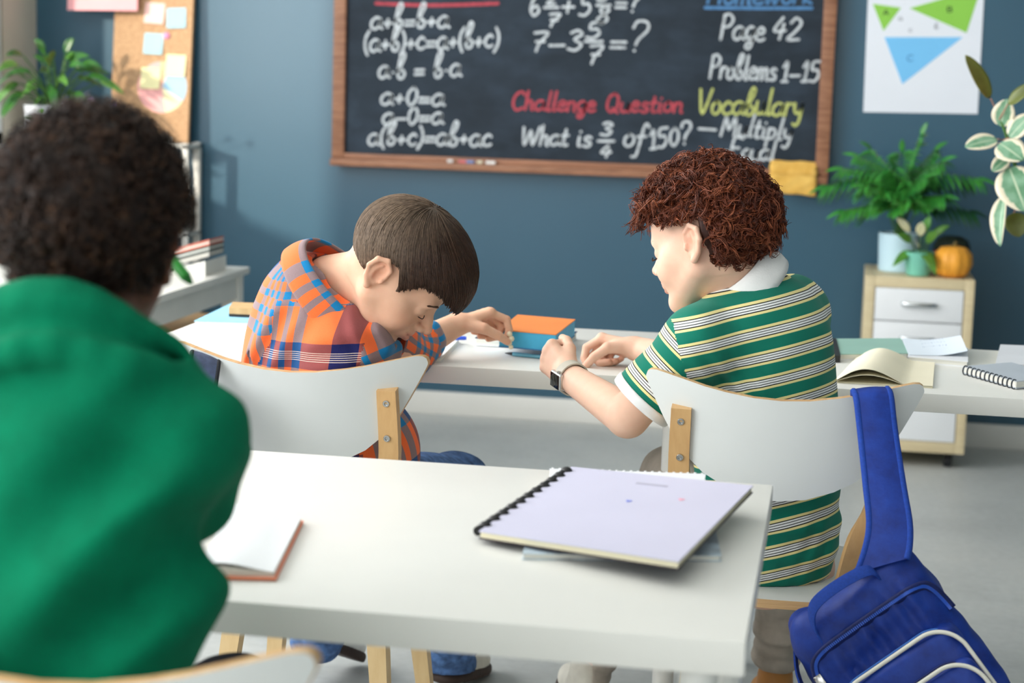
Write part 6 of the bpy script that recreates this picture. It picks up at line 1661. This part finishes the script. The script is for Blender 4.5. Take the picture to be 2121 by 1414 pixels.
# straight hair combed from the crown
cL = V(0, .013, .046); rL = V(.0865, .1165, .0925)
def zcut(y): return np.interp(y, [-.10, -.075, -.05, -.028, -.012, .012, .026, .034, .042, .06, .09, .12, .14], [-.044, -.040, -.030, -.010, .036, .040, .022, -.006, .016, .046, .052, .040, .028])
S = SDF(V(-.11, -.12, -.08), V(.11, .16, .16), .003)
S.add(ell(cL, rL), 0); X, Y, Z = S.grids()
zc = zcut(np.asarray(Y).ravel())[None, :, None]
S.a = -smin(-S.a, -((zc - Z) * .8 + 0 * X).astype(np.float32), .008)
S.offset(lambda X, Y, Z: .0006 * np.sin(95 * np.arctan2(X, Y + .01) + 30 * Z) * (Z > -.02))
v, f = S.mesh(); v = relax(v, f, 1)
def toneL(p):
    k = np.clip((p[:, 1] + .055) / .07, 0, 1) * np.clip((p[:, 2] + .03) / .05, 0, 1); a, b = V(lin((116, 98, 82))), V(lin((54, 34, 23)))
    return a * (1 - k)[:, None] + b * k[:, None]
hb = fast_mesh('hair', v * scL @ HL.T + oL, f, HAIR, pL, None, {'tone': toneL(v) * .75})
g = np.random.default_rng(12); K = 7600; wd = unit(V(.012, -.040, .092)); ex = unit(np.cross(wd, V(1, 0, 0))); ey = np.cross(wd, ex); Mn = 9
phi = g.uniform(0, 6.283, K); th0 = np.arccos(1 - g.uniform(0, 1, K) * 1.25) * .98; ln = g.uniform(.45, .85, K)
t = np.linspace(0, 1, Mn); th = th0[:, None] + ln[:, None] * t; ph = phi[:, None] + .35 * th + g.normal(0, .05, K)[:, None] * t
D = np.cos(th)[..., None] * wd + np.sin(th)[..., None] * (np.cos(ph)[..., None] * ex + np.sin(ph)[..., None] * ey)
lift = 1.003 + g.uniform(0, .018, K)[:, None] + .022 * (t - .5)[None, :] ** 2 * g.uniform(-.3, 1, K)[:, None]
lift = lift - .012 * np.exp(-(t / .12) ** 2)[None, :]
P = cL + D * (lift / np.sqrt(((D / rL) ** 2).sum(2)))[..., None]
okm = P[:, :, 2] > zcut(P[:, :, 1]) - g.uniform(-.002, .006, K)[:, None]
keep = okm[:, 0]; P, okm, th0, ph0 = P[keep], okm[keep], th0[keep], phi[keep]
last = np.where(okm.all(1), Mn - 1, np.argmin(okm, 1) - 1)           # stop each strand at the hairline
for j in range(1, Mn): P[:, j] = np.where((j <= last)[:, None], P[:, j], P[:, j - 1] + (P[:, j] - P[:, j - 1]) * .02)
K = len(P); tone = toneL(P[:, 0]) * g.uniform(.6, 1.35, K)[:, None]
strands(P * scL @ HL.T + oL, (.0009 * (1.05 - .85 * t ** 3) * np.minimum(1, .2 + t * 6))[None, :] * g.uniform(.7, 1.3, K)[:, None], tone, HAIR, 'hair_strands', hb, 3)['kind'] = 'stuff'
hl_ = lambda x, y, z: oL + (V(x, y, z) * scL) @ HL.T
for s in (-1, 1):
    obj('eyelashes', MB().tube(catmull([hl_(s * .019, .0935, -.0065), hl_(s * .027, .0958, -.0082), hl_(s * .037, .0955, -.0088), hl_(s * .048, .0885, -.0080)], 4), [.0004] + [.0008] * 11 + [.0004], 6), lash_m, pL)
    obj('eyebrow', MB().tube(catmull([hl_(s * .013, .0970, .016), hl_(s * .028, .0985, .0215), hl_(s * .050, .086, .017)], 5), [.001] + [.0030] * 9 + [.0008], 6, flat=.6), M('brown_brow', (84, 58, 42), .8, .1, 60), pL)
# little beige bead figure in his fingers
ec = (hL['tips'][0] * .55 + hL['thumb'] * .45); mb = MB()
for k, (dz, rr_) in enumerate(((.012, .0062), (.003, .0066), (-.006, .0062), (-.014, .005))):
    mb.lathe([(.0001, -rr_), (rr_ * .7, -rr_ * .7), (rr_, 0), (rr_ * .7, rr_ * .7), (.0001, rr_)], ec + V(.004 * (k % 2) + .006, -.004, dz), 12)
tag(obj('bead_string', mb, M('cream_beads', (226, 212, 182), .5, .04, 40), smooth=True, base=tuple(ec - V(0, 0, .02))), 'small cream bead string in the fingers of the boy in plaid', 'beads')

# ================================================================ nearest child in the green sweatshirt
T_N = lin((112, 70, 50))
HN = frame_head((-.16, 1), 6, 5); oN = V((-0.7208, 1.7200, 1.1366)); scN = 1.0
neckN = V((-0.7018, 1.6300, 1.0364)); RshN, LshN = V((-0.6045, 1.6200, 0.9755)), V((-0.8253, 1.6600, 0.9511))
elbN, wriN = V((-0.6236, 1.7200, 0.8890)), V((-0.7568, 1.9200, 1.0140)); elbN2, wriN2 = V((-0.9337, 1.7500, 0.8143)), V(-.86, 2.08, .775)
hipN = V(-.655, 1.60, .50); cheN = V((-0.6927, 1.6000, 0.8741)); waiN = V((-0.6937, 1.5900, 0.7928))
bd = Body()
bd.add(*head(oN, HN, scN, neckN, .046, T_N, h=.003))
v, f, c, hN = hand(wriN, (-0.7651, 1.9300, 1.0874) - wriN, (.5, .5, .2), 1, [(55, 60, 30), (62, 65, 35), (68, 70, 35), (70, 70, 35)], (.7, .5, .5, .9, .1, .3), T_N, .98, elbN, (.026, .038), h=.0026); bd.add(v, f, c)
v, f, c, _ = hand(wriN2, V(.6, .8, -.05), (0, 0, 1), -1, [(12, 18, 10)] * 4, (.75, .6, .2, .9, .3, .2), T_N, .98, elbN2, (.026, .038), h=.0026); bd.add(v, f, c)
kneeNr, ankNr = V(-.665, 2.02, .56), V(-.66, 2.05, .09); kneeNl, ankNl = V(-.88, 2.0, .56), V(-.88, 2.05, .09)
S = SDF(V(-1.05, 1.35, .05), V(-.3, 2.2, 1.2), .01)
for a, b, ra, rb in ((hipN, waiN, .10, .095), (waiN, cheN, .095, .10), (cheN, neckN, .085, .042), (LshN, RshN, .042, .042), (RshN, elbN, .042, .036), (LshN, elbN2, .042, .036)): S.add(cone(a, b, ra, rb), .03)
for kn, an, s in ((kneeNr, ankNr, 1), (kneeNl, ankNl, -1)):
    S.add(cone(hipj(hipN, s), kn, .065, .048), .03); S.add(cone(kn, an, .045, .03), .02)
v, f = S.mesh(); bd.add(*lit(v, f, T_N))
pN = bd.build('child with short curly dark hair in a green sweatshirt, seen from behind', (float(hipN[0]), float(hipN[1]), 0.0))
S = SDF(V(-1.12, 1.36, .44), V(-.40, 2.0, 1.2), .0055)
eN = unit(V(1, .0, 0))
S.add(ell(hipN + V(-.01, 0, .04), (.135, .12, .13)), 0); S.add(ell(waiN + V(0, 0, -.02), (.126, .115, .14)), .06); S.add(ell(cheN, (.138, .115, .13)), .06)
S.add(cone(LshN, RshN, .064, .064), .06); S.add(cone(neckN + V(0, -.005, -.05), neckN + V(0, 0, .0), .092, .072), .05)
S.add(chain([RshN, elbN, elbN + (wriN - elbN) * .8], [.066, .058, .045], .03), .03); S.add(chain([LshN, elbN2, elbN2 + (wriN2 - elbN2) * .85], [.066, .058, .042], .03), .03)
# thick folded collar
ca = unit(oN - neckN); c1 = unit(V(1, 0, 0) - ca * ca[0]); c2 = np.cross(ca, c1)
pts = [neckN + ca * .008 + (c1 * math.cos(a) * .074 + c2 * math.sin(a) * .068) + ca * (-.012 * math.cos(a)) for a in np.linspace(0, 2 * math.pi, 19)]
S.add(chain(pts, [.027] * 19, .01), .012)
pts = [neckN - ca * .040 + (c1 * math.cos(a) * .088 + c2 * math.sin(a) * .078) for a in np.linspace(0, 2 * math.pi, 19)]
S.add(chain(pts, [.016] * 19, .01), .022)
for (px, al, amp, per, ln_) in (((-0.6581, 1.5000, 0.9491), (.8, 0, .55), .007, .12, .16), ((-0.5648, 1.5000, 0.8909), (.6, 0, .75), .007, .09, .14), ((-0.6062, 1.4600, 0.8341), (.7, 0, .65), .007, .10, .14), ((-0.5558, 1.6000, 0.9070), (1, 0, .4), .004, .06, .06)):
    al = unit(V(al)); S.offset(folds(px, al, V(-al[2], 0, al[0]), amp, per, .16, ln_))
pts = [neckN - ca * .018 + (c1 * math.cos(a) * .104 + c2 * math.sin(a) * .094) for a in np.linspace(0, 2 * math.pi, 19)]
S.cut(chain(pts, [.009] * 19, .004), .012)
S.offset(wob(51, .002, 28)); S.half(V(0, 0, .47), V(0, 0, -1))
S.cut(cone(neckN + ca * .01, neckN + ca * .1, .056, .075), .012)
v, f = S.mesh(); v = relax(v, f, 1)
fast_mesh('sweatshirt', v, f, M('green_sweatshirt_cotton', (0, 112, 78), .95, .05, 30, .3, bscale=500, spec=.15), pN)
navy_t = M('dark_navy_trousers', (26, 30, 44), .9, .08, 40, .2)
trousers('trousers', hipN, [(1, kneeNr, ankNr), (-1, kneeNl, ankNl)], navy_t, pN, (-1.05, 1.38, .05), (-.3, 2.2, .66), rs=(.08, .066, .055))
shoe(pN, ankNr, (0, 1), 0.0, blackp, gum); shoe(pN, ankNl, (0, 1), 0.0, blackp, gum)
hc = V(0, -.010, .036); sk = V(.0795, .100, .088); g = np.random.default_rng(8)
d = g.normal(size=(9000, 3)); d /= np.linalg.norm(d, axis=1, keepdims=True); p = hc + d / np.sqrt(((d / sk) ** 2).sum(1))[:, None]
ok = np.where(p[:, 1] > .05, p[:, 2] > .055, np.where(p[:, 1] > -.02, p[:, 2] > .028, p[:, 2] > -.086)); p, d = p[ok][:4200], d[ok][:4200]; K = len(p); Mn = 10; t = np.linspace(0, 1, Mn)
nrm = d / sk ** 2; nrm /= np.linalg.norm(nrm, axis=1, keepdims=True); tg = g.normal(size=(K, 3)); tg -= nrm * (tg * nrm).sum(1, keepdims=True); tg /= np.linalg.norm(tg, axis=1, keepdims=True); bt_ = np.cross(nrm, tg)
L = g.uniform(.012, .024, K) * np.where(p[:, 2] < -.03, .5, 1); an = g.uniform(0, 6.28, K)[:, None] + g.uniform(1, 2, K)[:, None] * 6.28 * t; e = (g.uniform(.003, .006, K)[:, None] * np.minimum(1, t * 3))[..., None]
crv = p[:, None] + nrm[:, None] * (L[:, None] * t)[..., None] + e * (np.cos(an)[..., None] * tg[:, None] + np.sin(an)[..., None] * bt_[:, None])
cb = np.array([lin((40, 27, 20)), lin((58, 38, 27)), lin((30, 20, 16)), lin((84, 58, 40))])[g.choice(4, K, p=[.4, .3, .2, .1])]
S = SDF(V(-.13, -.15, -.12), V(.13, .13, .17), .005); S.add(ell(hc, sk + .008), 0); X, Y, Z = S.grids(); zc = np.where(Y > .05, .058, np.where(Y > -.02, .03, -.09)) + 0 * X
S.a = np.maximum(S.a, zc - Z).astype(np.float32); S.offset(wob(13, .003, 110)); v, f = S.mesh()
hb = fast_mesh('hair', v * scN @ HN.T + oN, f, HAIR, pN, None, {'tone': np.tile(lin((32, 21, 16)), (len(v), 1))})
strands(crv * scN @ HN.T + oN, (.0013 * (1.1 - .6 * t)), cb, HAIR, 'curls', hb, 3)['kind'] = 'stuff'
# green felt pen held in front of the face
a = V((-0.6728, 1.8850, 1.0808)); pen('felt_pen', a, a + unit(V((-0.7439, 1.9300, 1.1362)) - a) * .13, (40, 150, 50), (28, 110, 40), 'green felt pen in the hand of the child in green', .0062, .012)
